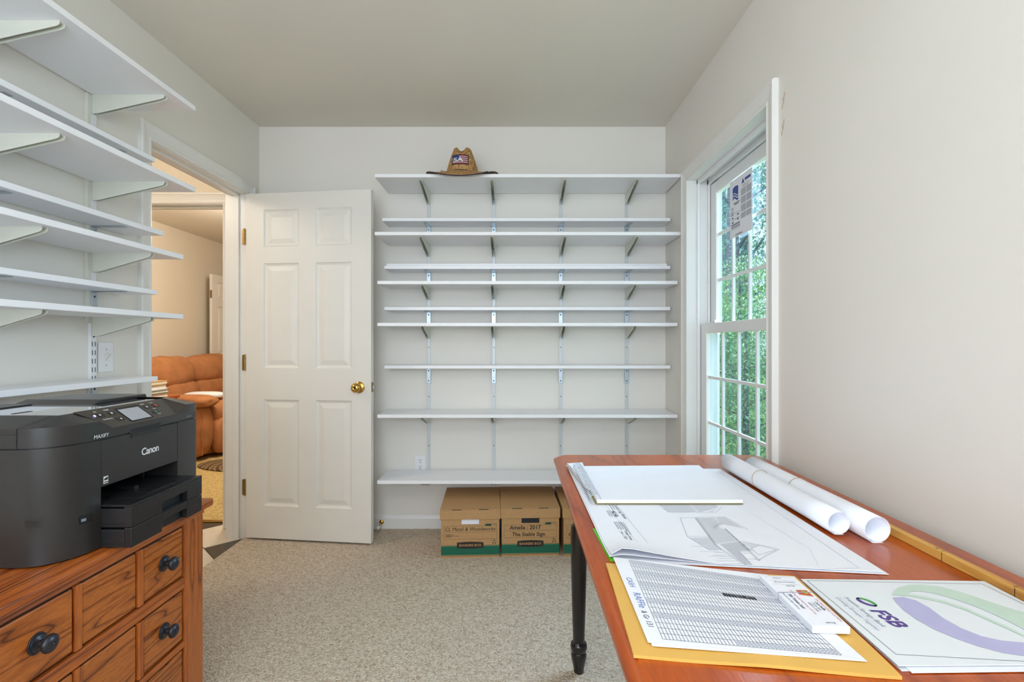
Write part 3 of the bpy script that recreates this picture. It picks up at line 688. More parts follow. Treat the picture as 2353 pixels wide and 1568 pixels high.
def brim(r_, a):
    f = min(1.0, (r_ - 0.096) / (BR - 0.096)); side = math.cos(a) ** 2; fr = max(0.0, -math.sin(a)) ** 2
    z = 0.020 * (1 - f) + 0.004 + side * 0.030 * f ** 1.6
    z -= fr * 0.042 * max(0.0, (f - 0.28) / 0.72) ** 1.2
    return hc + Vector((r_ * math.cos(a), r_ * math.sin(a), max(z, 0.0035) if r_ * -math.sin(a) < 0.118 else z))
mb = MB(); NR = 8
vs = [brim(0.096 + (BR - 0.096) * i / NR, 2 * PI * q / SG) for i in range(NR + 1) for q in range(SG)]
mb.add(vs, [(i * SG + q, i * SG + (q + 1) % SG, (i + 1) * SG + (q + 1) % SG, (i + 1) * SG + q) for i in range(NR) for q in range(SG)])
obj('brim', mb, M['straw'], hat, smooth='all', thick=0.002)
obj('brim_binding', MB().tube([brim(BR, 2 * PI * q / 60) for q in range(60)], 0.003, 8, True), M['navy'], hat, smooth='all', label='dark navy brim binding')
obj('chin_cord', MB().tube([hc + Vector((0.103 * math.cos(a), 0.109 * math.sin(a), 0.026 + 0.002 * math.sin(3 * a))) for a in [2 * PI * q / 50 for q in range(50)]], 0.0018, 6, True)
    .tube([hc + Vector(v) for v in ((0.098, -0.045, 0.026), (0.125, -0.060, 0.030), (0.150, -0.070, 0.030))], 0.0016, 6)
    .tube([hc + Vector(v) for v in ((-0.092, -0.06, 0.026), (-0.112, -0.07, 0.036), (-0.122, -0.07, 0.024))], 0.0016, 6), M['navy'], hat, smooth='all')
def patch(u, v, off=0.0016):   # u along x (m), v height above brim (m)
    z = 0.018 + v; t = v / (H - 0.034); rx, ry = crown_r(t); x = u - 0.004
    return hc + Vector((x, -(ry * math.sqrt(max(0.0, 1 - (x / rx) ** 2)) + off), z))
V0, V1, U0 = 0.040, 0.100, 0.047
def pgrid(u0, u1, v0, v1, off): return MB().grid(lambda a, b_: patch(u0 + (u1 - u0) * a, v0 + (v1 - v0) * b_, off), 10, 4)
pt = obj('patch', pgrid(-U0, U0, V0, V1, 0.0016), M['black_ink'], hat, smooth='all', label='flag patch with white letters')
i0, i1, j0, j1 = -U0 + 0.004, U0 - 0.004, V0 + 0.004, V1 - 0.004
for q in range(9):
    z0 = j0 + (j1 - j0) * q / 9; z1 = j0 + (j1 - j0) * (q + 1) / 9
    obj('stripe', pgrid(i0 if q < 5 else -0.006, i1, z0, z1, 0.0022), M['flag_red'] if q % 2 == 0 else M['flag_white'], pt, smooth='all')
obj('canton', pgrid(i0, -0.006, j0 + (j1 - j0) * 0.34, j1, 0.0024), M['flag_blue'], pt, smooth='all')
obj('lettering', text_mb('SA', 0.040, lambda x, y: patch(x * 1.18 - 0.038, V0 + 0.018 + y * 0.80, 0.0032), fat=0.0012), M['ink_white'], pt)
obj('lettering', pgrid(-0.0425, -0.0405, V0 + 0.018, V0 + 0.042, 0.0032), M['ink_white'], pt)

# ------------------------------------------------------------------ file boxes
def file_box(loc, rz, label, white, lines):
    t = thing('file_box', loc, label, 'box', 'file boxes under the back shelf', rz)
    W, D, Hh = 0.310, 0.405, 0.255; h = W / 2
    bd = MB().box(-h, h, 0.012, D, 0, 0.235).box(-h, -0.048, 0, 0.012, 0, 0.235).box(0.048, h, 0, 0.012, 0, 0.235)
    bd.box(-0.048, 0.048, 0, 0.012, 0, 0.178)
    obj('carton', bd, M['kraft'], t, local=True)
    obj('handle_hole', MB().box(-0.047, 0.047, 0.004, 0.0118, 0.1785, 0.234), M['paper'] if white else M['slot'], t, local=True, label='white sheet behind the hand hole' if white else 'dark hand hole')
    lid = MB(); e = 0.006
    lid.box(-h - e, h + e, -e, D + e, Hh, Hh + 0.004)
    lid.box(-h - e, h + e, -e, -0.001, 0.206, Hh).box(-h - e, h + e, D + 0.001, D + e, 0.206, Hh).box(-h - e, -h - 0.001, -0.001, D + 0.001, 0.206, Hh).box(h + 0.001, h + e, -0.001, D + 0.001, 0.206, Hh)
    l = obj('lid', lid, M['kraft'], t, local=True, bevel=0.003)
    obj('tab_slot', MB().box(-0.098, -0.045, -0.0062, 0.001, Hh + 0.0022, Hh + 0.0046).box(0.045, 0.098, -0.0062, 0.001, Hh + 0.0022, Hh + 0.0046), M['kraft_line'], l, local=True)
    F = -0.0006
    def quad(m_, x0, x1, z0, z1, y=F): m_.add([(x0, y, z0), (x1, y, z0), (x1, y, z1), (x0, y, z1)], [(0, 1, 2, 3)]); return m_
    g = MB(); quad(g, -h, h, 0.016, 0.064); obj('green_band', g, M['green_ink'], t, local=True)
    g = MB()
    for q in range(6): quad(g, -h, h, 0.0215 + q * 0.0068, 0.0230 + q * 0.0068, F * 1.8)
    quad(g, -h, h, 0.0665, 0.0680); quad(g, -h, h, 0.0105, 0.0125); obj('band_lines', g, M['green_dark'], t, local=True)
    fr = MB(); z0, z1, zm = 0.100, 0.170, 0.137; lw = 0.0011
    for a in ((-0.142, 0.142, z0, z0 + lw), (-0.142, -0.142 + lw, z0, z1), (0.142 - lw, 0.142, z0, z1 + 0.012), (-0.142, 0.075, z1 - lw, z1), (0.082, 0.142, z1 + 0.012 - lw, z1 + 0.012), (-0.136, 0.136, zm, zm + lw)): quad(fr, *a)
    fr.add([(0.074, F, z1 - lw), (0.076, F, z1 - lw), (0.084, F, z1 + 0.012), (0.082, F, z1 + 0.012)], [(0, 1, 2, 3)])
    obj('label_frame', fr, M['kraft_line'], t, local=True)
    g = MB().add([(0.078, F, 0.1695), (0.112, F, 0.1695), (0.112, F, 0.180), (0.085, F, 0.180)], [(0, 1, 2, 3)])
    # recycling mark
    for k in range(3):
        a0 = PI / 2 + k * 2 * PI / 3
        pts = [(0.128 + r_ * math.cos(a0 + s_), F, 0.082 + r_ * math.sin(a0 + s_)) for r_, s_ in ((0.011, -0.55), (0.011, 0.35), (0.014, 0.35), (0.0085, 0.75), (0.004, 0.35), (0.006, 0.35), (0.006, -0.55))]
        g.poly(pts)
    for q in range(6):
        a = R(35 + q * 22); quad(g, 0.128 + 0.017 * math.cos(a) - 0.0012, 0.128 + 0.017 * math.cos(a) + 0.0012, 0.081 + 0.017 * math.sin(a) - 0.0012, 0.081 + 0.017 * math.sin(a) + 0.0012)
    obj('green_marks', g, M['green_dark'], t, local=True)
    def badge(sx, sz, y):
        n_ = 12; top = [(-sx + 2 * sx * q / n_, y, 0.068 + sz + 0.004 * (1 - (2 * q / n_ - 1) ** 2)) for q in range(n_ + 1)]
        bot = [(sx - 2 * sx * q / n_, y, 0.068 - sz - 0.004 * (1 - (2 * q / n_ - 1) ** 2)) for q in range(n_ + 1)]
        return MB().poly(top + bot)
    bg_ = obj('badge', badge(0.071, 0.0145, F * 2.4), M['black_ink'], t, local=True)
    obj('badge_rim', badge(0.0685, 0.0125, F * 2.8), M['kraft_line'], bg_, local=True); obj('badge_field', badge(0.0670, 0.0112, F * 3.2), M['black_ink'], bg_, local=True)
    obj('lettering', text_mb('BANKERS BOX', 0.0185, lambda x, y: Vector((x * 0.98, F * 4, 0.062 + y)), 'CENTER', fat=0.0003), M['kraft'], bg_, local=True)
    obj('lettering', text_mb('STOR', 0.009, lambda x, y: Vector((0.116 + x, F, 0.172 + y)), fat=0.0), M['kraft_line'], t, local=True)
    for txt, x, z, size, fat, shear in lines:
        obj('handwriting', text_mb(txt, size, lambda a, b_: Vector((x + a, F, z + b_)), 'LEFT', shear, fat), M['black_ink'], t, local=True)
    return t
file_box((-0.238, 2.672, 0), R(2.6), 'file box lettered CL Metal & Woodworks, with a white sheet in its hand hole', True, [('CL Metal & Woodworks', -0.136, 0.145, 0.0268, 0.0, 0.15), ('2021 —', -0.132, 0.112, 0.022, 0.0001, 0.1)])
file_box((0.084, 2.694, 0), R(2.3), 'file box lettered Amelia: 2017 The Stable Sign, with a dark hand hole', False, [('Amelia : 2017', -0.112, 0.145, 0.030, 0.0005, 0.1), ('The Stable Sign', -0.100, 0.109, 0.029, 0.0004, 0.08)])
file_box((0.418, 2.694, 0), R(1.2), 'file box half hidden behind the black table leg', False, [('C', -0.105, 0.143, 0.030, 0.0003, 0.1), ('CL', -0.130, 0.108, 0.030, 0.0003, 0.05)])

# ------------------------------------------------------------------ oak chest of drawers
TZ = 0.652; FX = -0.98; CY0, CY1 = 0.862, 1.573; CB = -1.46
ch = thing('oak_chest', ((FX + CB) / 2, (CY0 + CY1) / 2, 0), 'golden oak chest with panelled drawers and dark knobs under the printer', 'chest')
top = obj('top', MB().box(CB - 0.01, FX + 0.012, CY0 - 0.036, CY1 + 0.036, TZ - 0.024, TZ), M['oak_rail'], ch, bevel=0.006, seg=3)
obj('breadboard_line', MB().box(FX - 0.045, FX - 0.0425, CY0 - 0.036, CY1 + 0.036, TZ - 0.001, TZ + 0.0004), M['groove'], top)
obj('under_moulding', MB().box(CB, FX + 0.004, CY0, CY1, TZ - 0.036, TZ - 0.024), M['oak_rail'], ch, bevel=0.003)
for y0, y1 in ((CY0, CY0 + 0.085), (CY1 - 0.085, CY1)):
    p = obj('post', MB().box(FX - 0.06, FX, y0, y1, 0, TZ - 0.036), M['oak_side'], ch, bevel=0.004)
    obj('peg', MB().lathe([(0, 0), (0.005, 0), (0.0045, 0.001), (0, 0.001)], (FX, (y0 + y1) / 2, 0.43), (1, 0, 0), 12), M['oak_rail'], p)
for y0, y1 in ((CY0, CY0 + 0.06), (CY1 - 0.06, CY1)): obj('rear_post', MB().box(CB, CB + 0.06, y0, y1, 0, TZ - 0.036), M['oak_side'], ch, bevel=0.004)
for y0, y1 in ((CY0 + 0.012, CY0 + 0.03), (CY1 - 0.03, CY1 - 0.012)): obj('side_panel', MB().box(CB + 0.06, FX - 0.06, y0, y1, 0.07, TZ - 0.036), M['oak_side'], ch)
obj('carcass', MB().box(CB + 0.02, FX - 0.022, CY0 + 0.03, CY1 - 0.03, 0.07, TZ - 0.036), M['groove'], ch)
PY0, PY1 = CY0 + 0.085, CY1 - 0.085
cells = [(PY0 + 0.004, 1.117), (1.136, 1.303), (1.325, PY1 - 0.003)]
rails = [(0.608, 0.616), (0.4195, 0.4545), (0.244, 0.264), (0.07, 0.088)]
for z0, z1 in rails: obj('rail', MB().box(FX - 0.03, FX - 0.002, PY0, PY1, z0 + 0.001, z1 - 0.001), M['oak_rail'], ch, bevel=0.002)
for r_, (z0, z1) in enumerate(((0.4545, 0.608), (0.264, 0.4195), (0.088, 0.244))):
    dr = obj('drawer', MB().box(FX - 0.03, FX - 0.012, PY0 + 0.002, PY1 - 0.002, z0 + 0.003, z1 - 0.003), M['groove'], ch)
    for (a, b_) in cells:
        obj('drawer_panel', MB().box(FX - 0.012, FX - 0.005, a + 0.003, b_ - 0.003, z0 + 0.006, z1 - 0.006), M['oak'], dr, bevel=0.003)
    for y in (1.1265, 1.314):
        obj('divider', MB().box(FX - 0.012, FX - 0.001, y - 0.009, y + 0.009, z0 + 0.003, z1 - 0.003), M['oak_side'], dr, bevel=0.002)
    for y in (1.030, 1.404):
        obj('knob', MB().lathe([(0, 0), (0.0215, 0), (0.0215, 0.0018), (0.0205, 0.003), (0.0180, 0.0035), (0.0175, 0.006), (0.0135, 0.0075), (0.0085, 0.011), (0.0080, 0.018), (0.0110, 0.0215), (0.0175, 0.0235), (0.0190, 0.027), (0.0180, 0.031), (0.0130, 0.035), (0.0070, 0.037), (0.0040, 0.0372), (0.0035, 0.039), (0, 0.0394)],
            (FX - 0.005, y, (z0 + z1) / 2 - 0.001), (1, 0, 0), 28), M['knob'], dr, smooth=True)

# ------------------------------------------------------------------ printer
PX, PN, PF, PB = -1.000, 1.095, 1.578, -1.385     # front, near side, far side, back
pr = thing('inkjet_printer', (-1.19, 1.337, TZ), 'black office inkjet printer with two paper trays on the oak chest', 'printer')
def outline(ins, far_r=0.012):
    """printer plan: large round near-front corner"""
    f, nn, fr, bk = PX - ins, PN + ins, PF - ins, PB + ins; pts = []
    RXc, RYc = 0.105 - ins * 0.3, 0.125 - ins * 0.3
    for q in range(17):
        a = -PI / 2 + (PI / 2) * q / 16
        ca, sa = abs(math.cos(a)) ** 0.85, -abs(math.sin(a)) ** 0.85
        pts.append((f - RXc + RXc * ca, nn + RYc + RYc * sa))
    for q in range(5):
        a = (PI / 2) * q / 4; pts.append((f - far_r + far_r * math.cos(a), fr - far_r + far_r * math.sin(a)))
    pts += [(bk, fr), (bk, nn)]
    return pts
def loft(levels, capb=True, capt=True):
    mb = MB(); vs = []; rows_ = [outline(i) for i, z in levels]; n_ = len(rows_[0])
    for (i, z), row in zip(levels, rows_): vs += [(x, y, z) for x, y in row]
    fs = [(k * n_ + q, k * n_ + (q + 1) % n_, (k + 1) * n_ + (q + 1) % n_, (k + 1) * n_ + q) for k in range(len(levels) - 1) for q in range(n_)]
    if capb: fs.append(tuple(range(n_ - 1, -1, -1)))
    if capt: fs.append(tuple((len(levels) - 1) * n_ + q for q in range(n_)))
    return mb.add(vs, fs)
SY0, SY1 = 1.208, 1.4825      # output bay along y
# body: lower shell with the paper bay left open = shell pieces
def body_piece():
    mb = MB(); o_ = outline(0.0); zb, zt = TZ + 0.004, 0.914
    near = [p for p in o_ if p[1] <= SY0 + 1e-6 and p[0] > PB + 1e-6]
    pl = [(PB, PN)] + near + [(PX, SY0), (PB, SY0)]
    mb.prism(pl, lambda a, b_, d: (a, b_, d), zb, zt)
    far = [(PX, SY1)] + [p for p in o_ if p[1] > SY1 and p[0] > PB + 1e-6] + [(PB, PF), (PB, SY1)]
    mb.prism(far, lambda a, b_, d: (a, b_, d), zb, zt)
    mb.box(PB, PX - 0.16, SY0, SY1, zb, zt).box(PX - 0.16, PX - 0.012, SY0, SY1, 0.80, zt)
    return mb
body = obj('body', body_piece(), M['printer'], pr, smooth=True)
obj('front_cover', MB().box(PX - 0.012, PX + 0.0005, SY0 + 0.0012, SY1 - 0.0012, 0.800, 0.9135), M['printer'], pr, bevel=0.0015)
obj('paper_bay', MB().box(PX - 0.159, PX - 0.150, SY0 + 0.001, SY1 - 0.001, 0.75, 0.80), M['printer_dark'], pr)
obj('seam', loft([(0.004, 0.913), (0.004, 0.9175)]), M['printer_dark'], pr)
# scanner lid
lidb = loft([(0.0, 0.917), (0.0, 0.936)]); lid_o = obj('lid', lidb, M['printer'], pr, smooth=True)
CYA, CYB = 1.228, 1.492      # control panel range on y
up = MB()
o_ = outline(0.0)
near = [p for p in o_ if p[1] <= CYA and p[0] > PB + 1e-6]
ins = outline(0.040); nearI = [p for p in ins if p[1] <= CYA + 0.001 and p[0] > PB + 0.05]
# near shoulder: wall 0.936-0.961 then slope up to 0.981
def shoulder(outer, inner, z0, z1, z2):
    mb_ = MB(); n_ = len(outer); vs = [(x, y, z0) for x, y in outer] + [(x, y, z1) for x, y in outer] + [(x, y, z2) for x, y in inner]
    fs = []
    for q in range(n_ - 1):
        fs.append((q, q + 1, n_ + q + 1, n_ + q)); fs.append((n_ + q, n_ + q + 1, 2 * n_ + q + 1, 2 * n_ + q))
    mb_.add(vs, fs); return mb_
K = 20
def edge_pt(s_):     # path from back-near corner round to the front, s in 0..1
    pts = [(PB, PN)] + [p for p in outline(0.0) if p[1] <= 1.203 and p[0] > PB + 1e-6] + [(PX, 1.204)]
    L = [0]
    for a, b_ in zip(pts, pts[1:]): L.append(L[-1] + math.hypot(b_[0] - a[0], b_[1] - a[1]))
    d = s_ * L[-1]
    for q in range(len(pts) - 1):
        if d <= L[q + 1] + 1e-9:
            t = (d - L[q]) / max(L[q + 1] - L[q], 1e-9); return (pts[q][0] + (pts[q + 1][0] - pts[q][0]) * t, pts[q][1] + (pts[q + 1][1] - pts[q][1]) * t)
    return pts[-1]
outer = [edge_pt(q / 40) for q in range(41)]
PLX, PLY0 = -1.062, 1.165    # inner corner of the glossy lid plate
def inner_pt(p):
    x, y = p
    return (min(x, PLX), max(y, PLY0)) if (x > PLX or y < PLY0) else p
inner = [inner_pt(p) for p in outer]
obj('lid_shoulder', shoulder(outer, inner, 0.936, 0.9605, 0.980), M['printer'], pr, smooth=True)
# far shoulder behind the control panel
fo = [(PX, CYB + 0.030), (PX, PF - 0.012), (PX - 0.004, PF - 0.003), (PX - 0.012, PF), (PB, PF)]
fi = [(PLX, CYB + 0.012), (PLX, PF - 0.050), (PLX, PF - 0.050), (PLX, PF - 0.050), (PB, PF - 0.050)]
obj('lid_shoulder', shoulder(fo, fi, 0.936, 0.962, 0.984), M['printer'], pr, smooth=True)
# sloped control panel
def cp(y, v, off=0.0): return Vector((PX - 0.062 * v + off * 0.56, y, 0.9385 + 0.0440 * v + off * 0.83))
mbp = MB(); ya, yb_ = 1.204, 1.522
vs = [cp(ya - 0.004, 1.0), cp(yb_ - 0.018, 1.0), Vector((PX, yb_, 0.962)), cp(yb_ - 0.040, 0.0), cp(ya + 0.040, 0.0), Vector((PX, ya, 0.9605))]
mbp.add(vs, [(0, 5, 4), (0, 4, 3, 1), (1, 3, 2)])
panel = obj('control_panel', mbp, M['panel_brown'], pr)
obj('lid_front', MB().add([(PX, ya, 0.936), (PX, yb_, 0.936), (PX, yb_, 0.962), cp(yb_ - 0.040, 0), cp(ya + 0.040, 0), (PX, ya, 0.9605)], [(0, 1, 2, 3, 4, 5)]), M['printer'], pr)
obj('lid_plate', MB().box(PB + 0.03, PLX, PLY0, PF - 0.05, 0.936, 0.9805), M['printer_gloss'], pr, bevel=0.001, seg=1, label='glossy dark scanner lid plate')
hump = MB().prism([(1.36, 0.979), (1.405, 0.9905), (PF - 0.012, 0.9905), (PF - 0.006, 0.979)], lambda a, b_, d: (d, a, b_), PB + 0.01, -1.155)
obj('feeder_hump', hump, M['printer'], pr, bevel=0.003)
obj('feeder_hump', MB().prism([(PN + 0.06, 0.979), (PN + 0.07, 0.9835), (1.36, 0.9835), (1.37, 0.979)], lambda a, b_, d: (d, a, b_), PB, PB + 0.07), M['printer'], pr, bevel=0.002)
obj('handle_slit', MB().box(-1.20, -1.19, 1.19, 1.235, 0.9806, 0.9811), M['printer_dark'], pr)
obj('lid_seam', MB().add([Vector((-1.092, PN - 0.0004, 0.917)), Vector((-1.0905, PN - 0.0004, 0.917)), Vector((-1.0905, PN - 0.0004, 0.961)), Vector((-1.092, PN - 0.0004, 0.961))], [(0, 1, 2, 3)])
    .add([Vector((PB, PN - 0.0004, 0.9475)), Vector((-1.092, PN - 0.0004, 0.9475)), Vector((-1.092, PN - 0.0004, 0.9487)), Vector((PB, PN - 0.0004, 0.9487))], [(0, 1, 2, 3)])
    .add([Vector((-1.092, PN, 0.9612)), Vector((-1.0905, PN, 0.9612)), Vector((-1.0735, PLY0, 0.9806)), Vector((-1.0755, PLY0, 0.9806))], [(0, 1, 2, 3)]), M['printer_dark'], pr)
def on_panel(px, py):
    k = (py - 788) / (1183 - px); v = (0.2115 - k) / (0.0440 + 0.062 * k)
    return 1149 * (1 + 0.062 * v) / (1183 - px), v
def cquad(y0, y1, v0, v1, off): return MB().add([cp(y0, v0, off), cp(y1, v0, off), cp(y1, v1, off), cp(y0, v1, off)], [(0, 1, 2, 3)])
bz = obj('screen_bezel', cquad(1.3135, 1.394, 0.10, 0.86, 0.0006), M['printer_dark'], panel)
obj('screen', cquad(1.3165, 1.388, 0.13, 0.76, 0.0012), M['lcd'], panel, label='grey display screen')
for name, px, py, mat in (('key', 232, 955, 'key'), ('key', 257, 950, 'key'), ('key', 277, 963, 'key'), ('key', 337, 936, 'key'), ('key', 357, 932, 'key'), ('key', 358, 947, 'key')):
    y, v = on_panel(px, py); k_ = obj('key', cquad(y - 0.011, y + 0.011, v - 0.09, v + 0.09, 0.0007), M['key'], panel)
for px, py, mat, hw, hv in ((229, 955, 'ink_white', 0.0028, 0.035), (256, 950.5, 'ink_white', 0.0032, 0.042), (278, 963, 'ink_white', 0.0024, 0.036), (337, 936, 'ink_white', 0.0026, 0.042), (357, 932, 'ink_red', 0.004, 0.07), (357.5, 947, 'ink_teal', 0.004, 0.07)):
    y, v = on_panel(px, py)
    obj('key_symbol', MB().poly([cp(y + hw * math.cos(a), v + hv * math.sin(a), 0.0014) for a in [2 * PI * q / 12 for q in range(12)]]), M[mat], panel)
for px, py, txt in ((214.5, 950, 'ON'), (238, 945.5, 'HOME'), (238, 967, 'Fax Memory'), (323, 931.5, 'Black'), (344, 928, 'Stop'), (352, 941, 'Start'), (362.5, 952.5, 'Color')):
    y, v = on_panel(px, py)
    obj('lettering', text_mb(txt, 0.0058, lambda a, b_: cp(y + a, v + b_ / 0.0755, 0.0012), fat=0.00008), M['ink_white'], panel)
y, v = on_panel(217, 957.5)
obj('status_light', MB().poly([cp(y + 0.0032 * math.cos(a), v + 0.042 * math.sin(a), 0.0016) for a in [2 * PI * q / 12 for q in range(12)]]), M['led'], panel, label='lit blue-white status light')
# front lettering and grip
fxy = lambda y0, z0: (lambda a, b_: Vector((PX + 0.0014, y0 + a, z0 + b_)))
obj('lettering', text_mb('Canon', 0.0265, fxy(1.3375, 0.848), fat=0.0005, spacing=0.9, res=8), M['ink_white'], pr, label='white brand lettering')
def onfront(y, z):
    o2 = outline(0.0); best = PX
    for p, q in zip(o2, o2[1:]):
        if min(p[1], q[1]) <= y <= max(p[1], q[1]) and p[0] > PB + 0.05 and q[0] > PB + 0.05:
            t = (y - p[1]) / (q[1] - p[1] + 1e-9); best = p[0] + (q[0] - p[0]) * t; break
    return Vector((best + 0.0020, y, z))
obj('lettering', text_mb('MAXIFY', 0.0125, lambda a, b_: onfront(1.187 + a, 0.9205 + b_), shear=0.1, fat=0.0, spacing=0.95), M['ink_white'], pr)
obj('lettering', text_mb('MB5120', 0.0065, fxy(1.522, 0.923)), M['line_grey'], pr)
obj('grip_recess', MB().box(PX - 0.006, PX + 0.0012, 1.300, 1.412, 0.9085, 0.9255), M['printer_dark'], pr, bevel=0.002)
obj('grip_lip', MB().prism([(PX + 0.0008, 0.9015), (PX + 0.0018, 0.9015), (PX + 0.0018, 0.9105), (PX + 0.0008, 0.9125)], lambda a, b_, d: (a, d, b_), 1.303, 1.410), M['key'], pr)
es = obj('energy_mark', MB().add([(PX + 0.0009, 1.2145, 0.8065), (PX + 0.0009, 1.2285, 0.8065), (PX + 0.0009, 1.2285, 0.8240), (PX + 0.0009, 1.2145, 0.8240)], [(0, 1, 2, 3)]), M['ink_white'], pr)
obj('energy_mark_print', MB().add([(PX + 0.0013, 1.2160, 0.8145), (PX + 0.0013, 1.2270, 0.8145), (PX + 0.0013, 1.2270, 0.8225), (PX + 0.0013, 1.2160, 0.8185)], [(0, 1, 2, 3)])
    .add([(PX + 0.0013, 1.2160, 0.8085), (PX + 0.0013, 1.2270, 0.8085), (PX + 0.0013, 1.2270, 0.8110), (PX + 0.0013, 1.2160, 0.8110)], [(0, 1, 2, 3)]), M['black_ink'], pr)
# usb port, vent dots
p0, p1 = onfront(1.158, 0), onfront(1.184, 0)
us_ = obj('usb_port', MB().add([(p0.x, 1.158, 0.728), (p1.x, 1.184, 0.728), (p1.x, 1.184, 0.7475), (p0.x, 1.158, 0.7475)], [(0, 1, 2, 3)]), M['printer_dark'], pr)
p2, p3 = onfront(1.160, 0), onfront(1.170, 0)
obj('usb_contact', MB().add([(p2.x + 0.0006, 1.160, 0.7335), (p3.x + 0.0006, 1.170, 0.7335), (p3.x + 0.0006, 1.170, 0.740), (p2.x + 0.0006, 1.160, 0.740)], [(0, 1, 2, 3)]), M['zinc'], us_)
vd = MB()
for a in range(9):
    for b_ in range(5): vd.add([Vector((-1.0735 + a * 0.0037 + dx, PN - 0.0006, 0.745 + b_ * 0.0032 + dz)) for dx, dz in ((0, 0), (0.0017, 0), (0.0017, 0.0015), (0, 0.0015))], [(0, 1, 2, 3)])
obj('vent_dots', vd, M['printer_dark'], pr)['kind'] = 'stuff'
# trays
TX = -0.927
def tray(z0, z1, hz0, hz1, name):
    t = MB(); ny0, ny1 = 1.315, 1.417; y0, y1 = SY0 + 0.001, SY1 - 0.001
    t.box(PX - 0.15, TX - 0.018, y0, y1, z0, z1 - 0.004)
    t.box(TX - 0.018, TX, y0, ny0, z0, z1).box(TX - 0.018, TX, ny1, y1, z0, z1)
    if hz0 > z0 + 0.001: t.box(TX - 0.018, TX, ny0, ny1, z0, hz0)
    t.box(TX - 0.018, TX, ny0, ny1, hz1, z1)
    o2 = obj(name, t, M['printer_tray'], pr, bevel=0.0015)
    obj('handle_recess', MB().box(TX - 0.0185, TX - 0.0178, ny0 + 0.001, ny1 - 0.001, hz0, hz1), M['printer_dark'], o2)
    obj('side_groove', MB().box(PX + 0.002, TX - 0.016, y0 - 0.0004, y0 + 0.001, z0 + 0.006, z0 + 0.011), M['printer_dark'], o2)
    return o2
t1 = tray(0.703, 0.752, 0.7045, 0.731, 'paper_tray')
t2 = tray(TZ + 0.0015, 0.7015, TZ + 0.0015, 0.683, 'paper_tray')
tl = obj('output_tray', MB().box(PX - 0.13, TX + 0.0005, SY0 + 0.001, SY1 - 0.001, 0.7522, 0.7575), M['printer_tray'], pr, bevel=0.001, seg=1)
obj('extension_flap', MB().box(PX - 0.03, TX - 0.020, 1.262, 1.440, 0.7575, 0.7592), M['printer_tray'], tl, bevel=0.0006, seg=1)
obj('extension_flap', MB().box(PX + 0.012, TX - 0.024, 1.300, 1.400, 0.7592, 0.7608), M['printer_tray'], tl, bevel=0.0006, seg=1)
obj('paper_guide', MB().box(PX - 0.10, PX - 0.012, 1.330, 1.345, 0.7575, 0.768), M['printer_dark'], tl)
obj('paper_guide', MB().box(PX - 0.09, PX - 0.08, 1.452, 1.458, 0.7575, 0.795), M['printer_tray'], tl)

# ------------------------------------------------------------------ work table
TT = 0.74; TX0, TX1, TY0, TY1 = 0.1415, 0.905, 0.20, 1.847
tb = thing('work_table', ((TX0 + TX1) / 2, (TY0 + TY1) / 2, 0), 'reddish wooden table with turned black legs along the right wall', 'table')
def chamfer(x0, x1, y0, y1, c): return [(x0 + c, y0), (x1 - c, y0), (x1, y0 + c), (x1, y1 - c), (x1 - c, y1), (x0 + c, y1), (x0, y1 - c), (x0, y0 + c)]
lv = [(0.010, TT - 0.030), (0.004, TT - 0.028), (0.0, TT - 0.022), (0.0, TT - 0.016), (0.003, TT - 0.010), (0.010, TT - 0.0065), (0.014, TT - 0.003), (0.020, TT)]
mb = MB(); vs = []
for i_, z in lv: vs += [(x, y, z) for x, y in chamfer(TX0 + i_, TX1 - i_, TY0 + i_, TY1 - i_, 0.022)]
fs = [(k * 8 + q, k * 8 + (q + 1) % 8, (k + 1) * 8 + (q + 1) % 8, (k + 1) * 8 + q) for k in range(len(lv) - 1) for q in range(8)] + [tuple(range(7, -1, -1)), tuple((len(lv) - 1) * 8 + q for q in range(8))]
mb.add(vs, fs); obj('tabletop', mb, M['table'], tb)
for a in ((TX0 + 0.075, TX1 - 0.075, TY0 + 0.085, TY0 + 0.105), (TX0 + 0.075, TX1 - 0.075, TY1 - 0.105, TY1 - 0.085), (TX0 + 0.075, TX0 + 0.095, TY0 + 0.105, TY1 - 0.105), (TX1 - 0.095, TX1 - 0.075, TY0 + 0.105, TY1 - 0.105)):
    obj('apron', MB().box(*a, TT - 0.115, TT - 0.030), M['black_paint'], tb)
LEGP = [(0.010, 0), (0.0175, 0), (0.0180, 0.010), (0.022, 0.030), (0.0265, 0.050), (0.0270, 0.064), (0.0235, 0.072), (0.0285, 0.080), (0.0295, 0.092), (0.0270, 0.102), (0.0205, 0.108), (0.0215, 0.150), (0.0250, 0.260), (0.0280, 0.400), (0.0285, 0.490), (0.0265, 0.512), (0.0180, 0.520),
        (0.0165, 0.526), (0.0225, 0.534), (0.0225, 0.540), (0.0165, 0.546), (0.0235, 0.556), (0.0235, 0.564), (0.0165, 0.572), (0.0220, 0.582), (0.0220, 0.590)]
for x in (0.2235, TX1 - 0.085):
    for y in (TY0 + 0.095, 1.748):
        mb = MB().lathe(LEGP, (x, y, 0), (0, 0, 1), 32).box(x - 0.030, x + 0.030, y - 0.030, y + 0.030, 0.590, TT - 0.030)
        obj('leg', mb, M['black_paint'], tb, smooth=True)

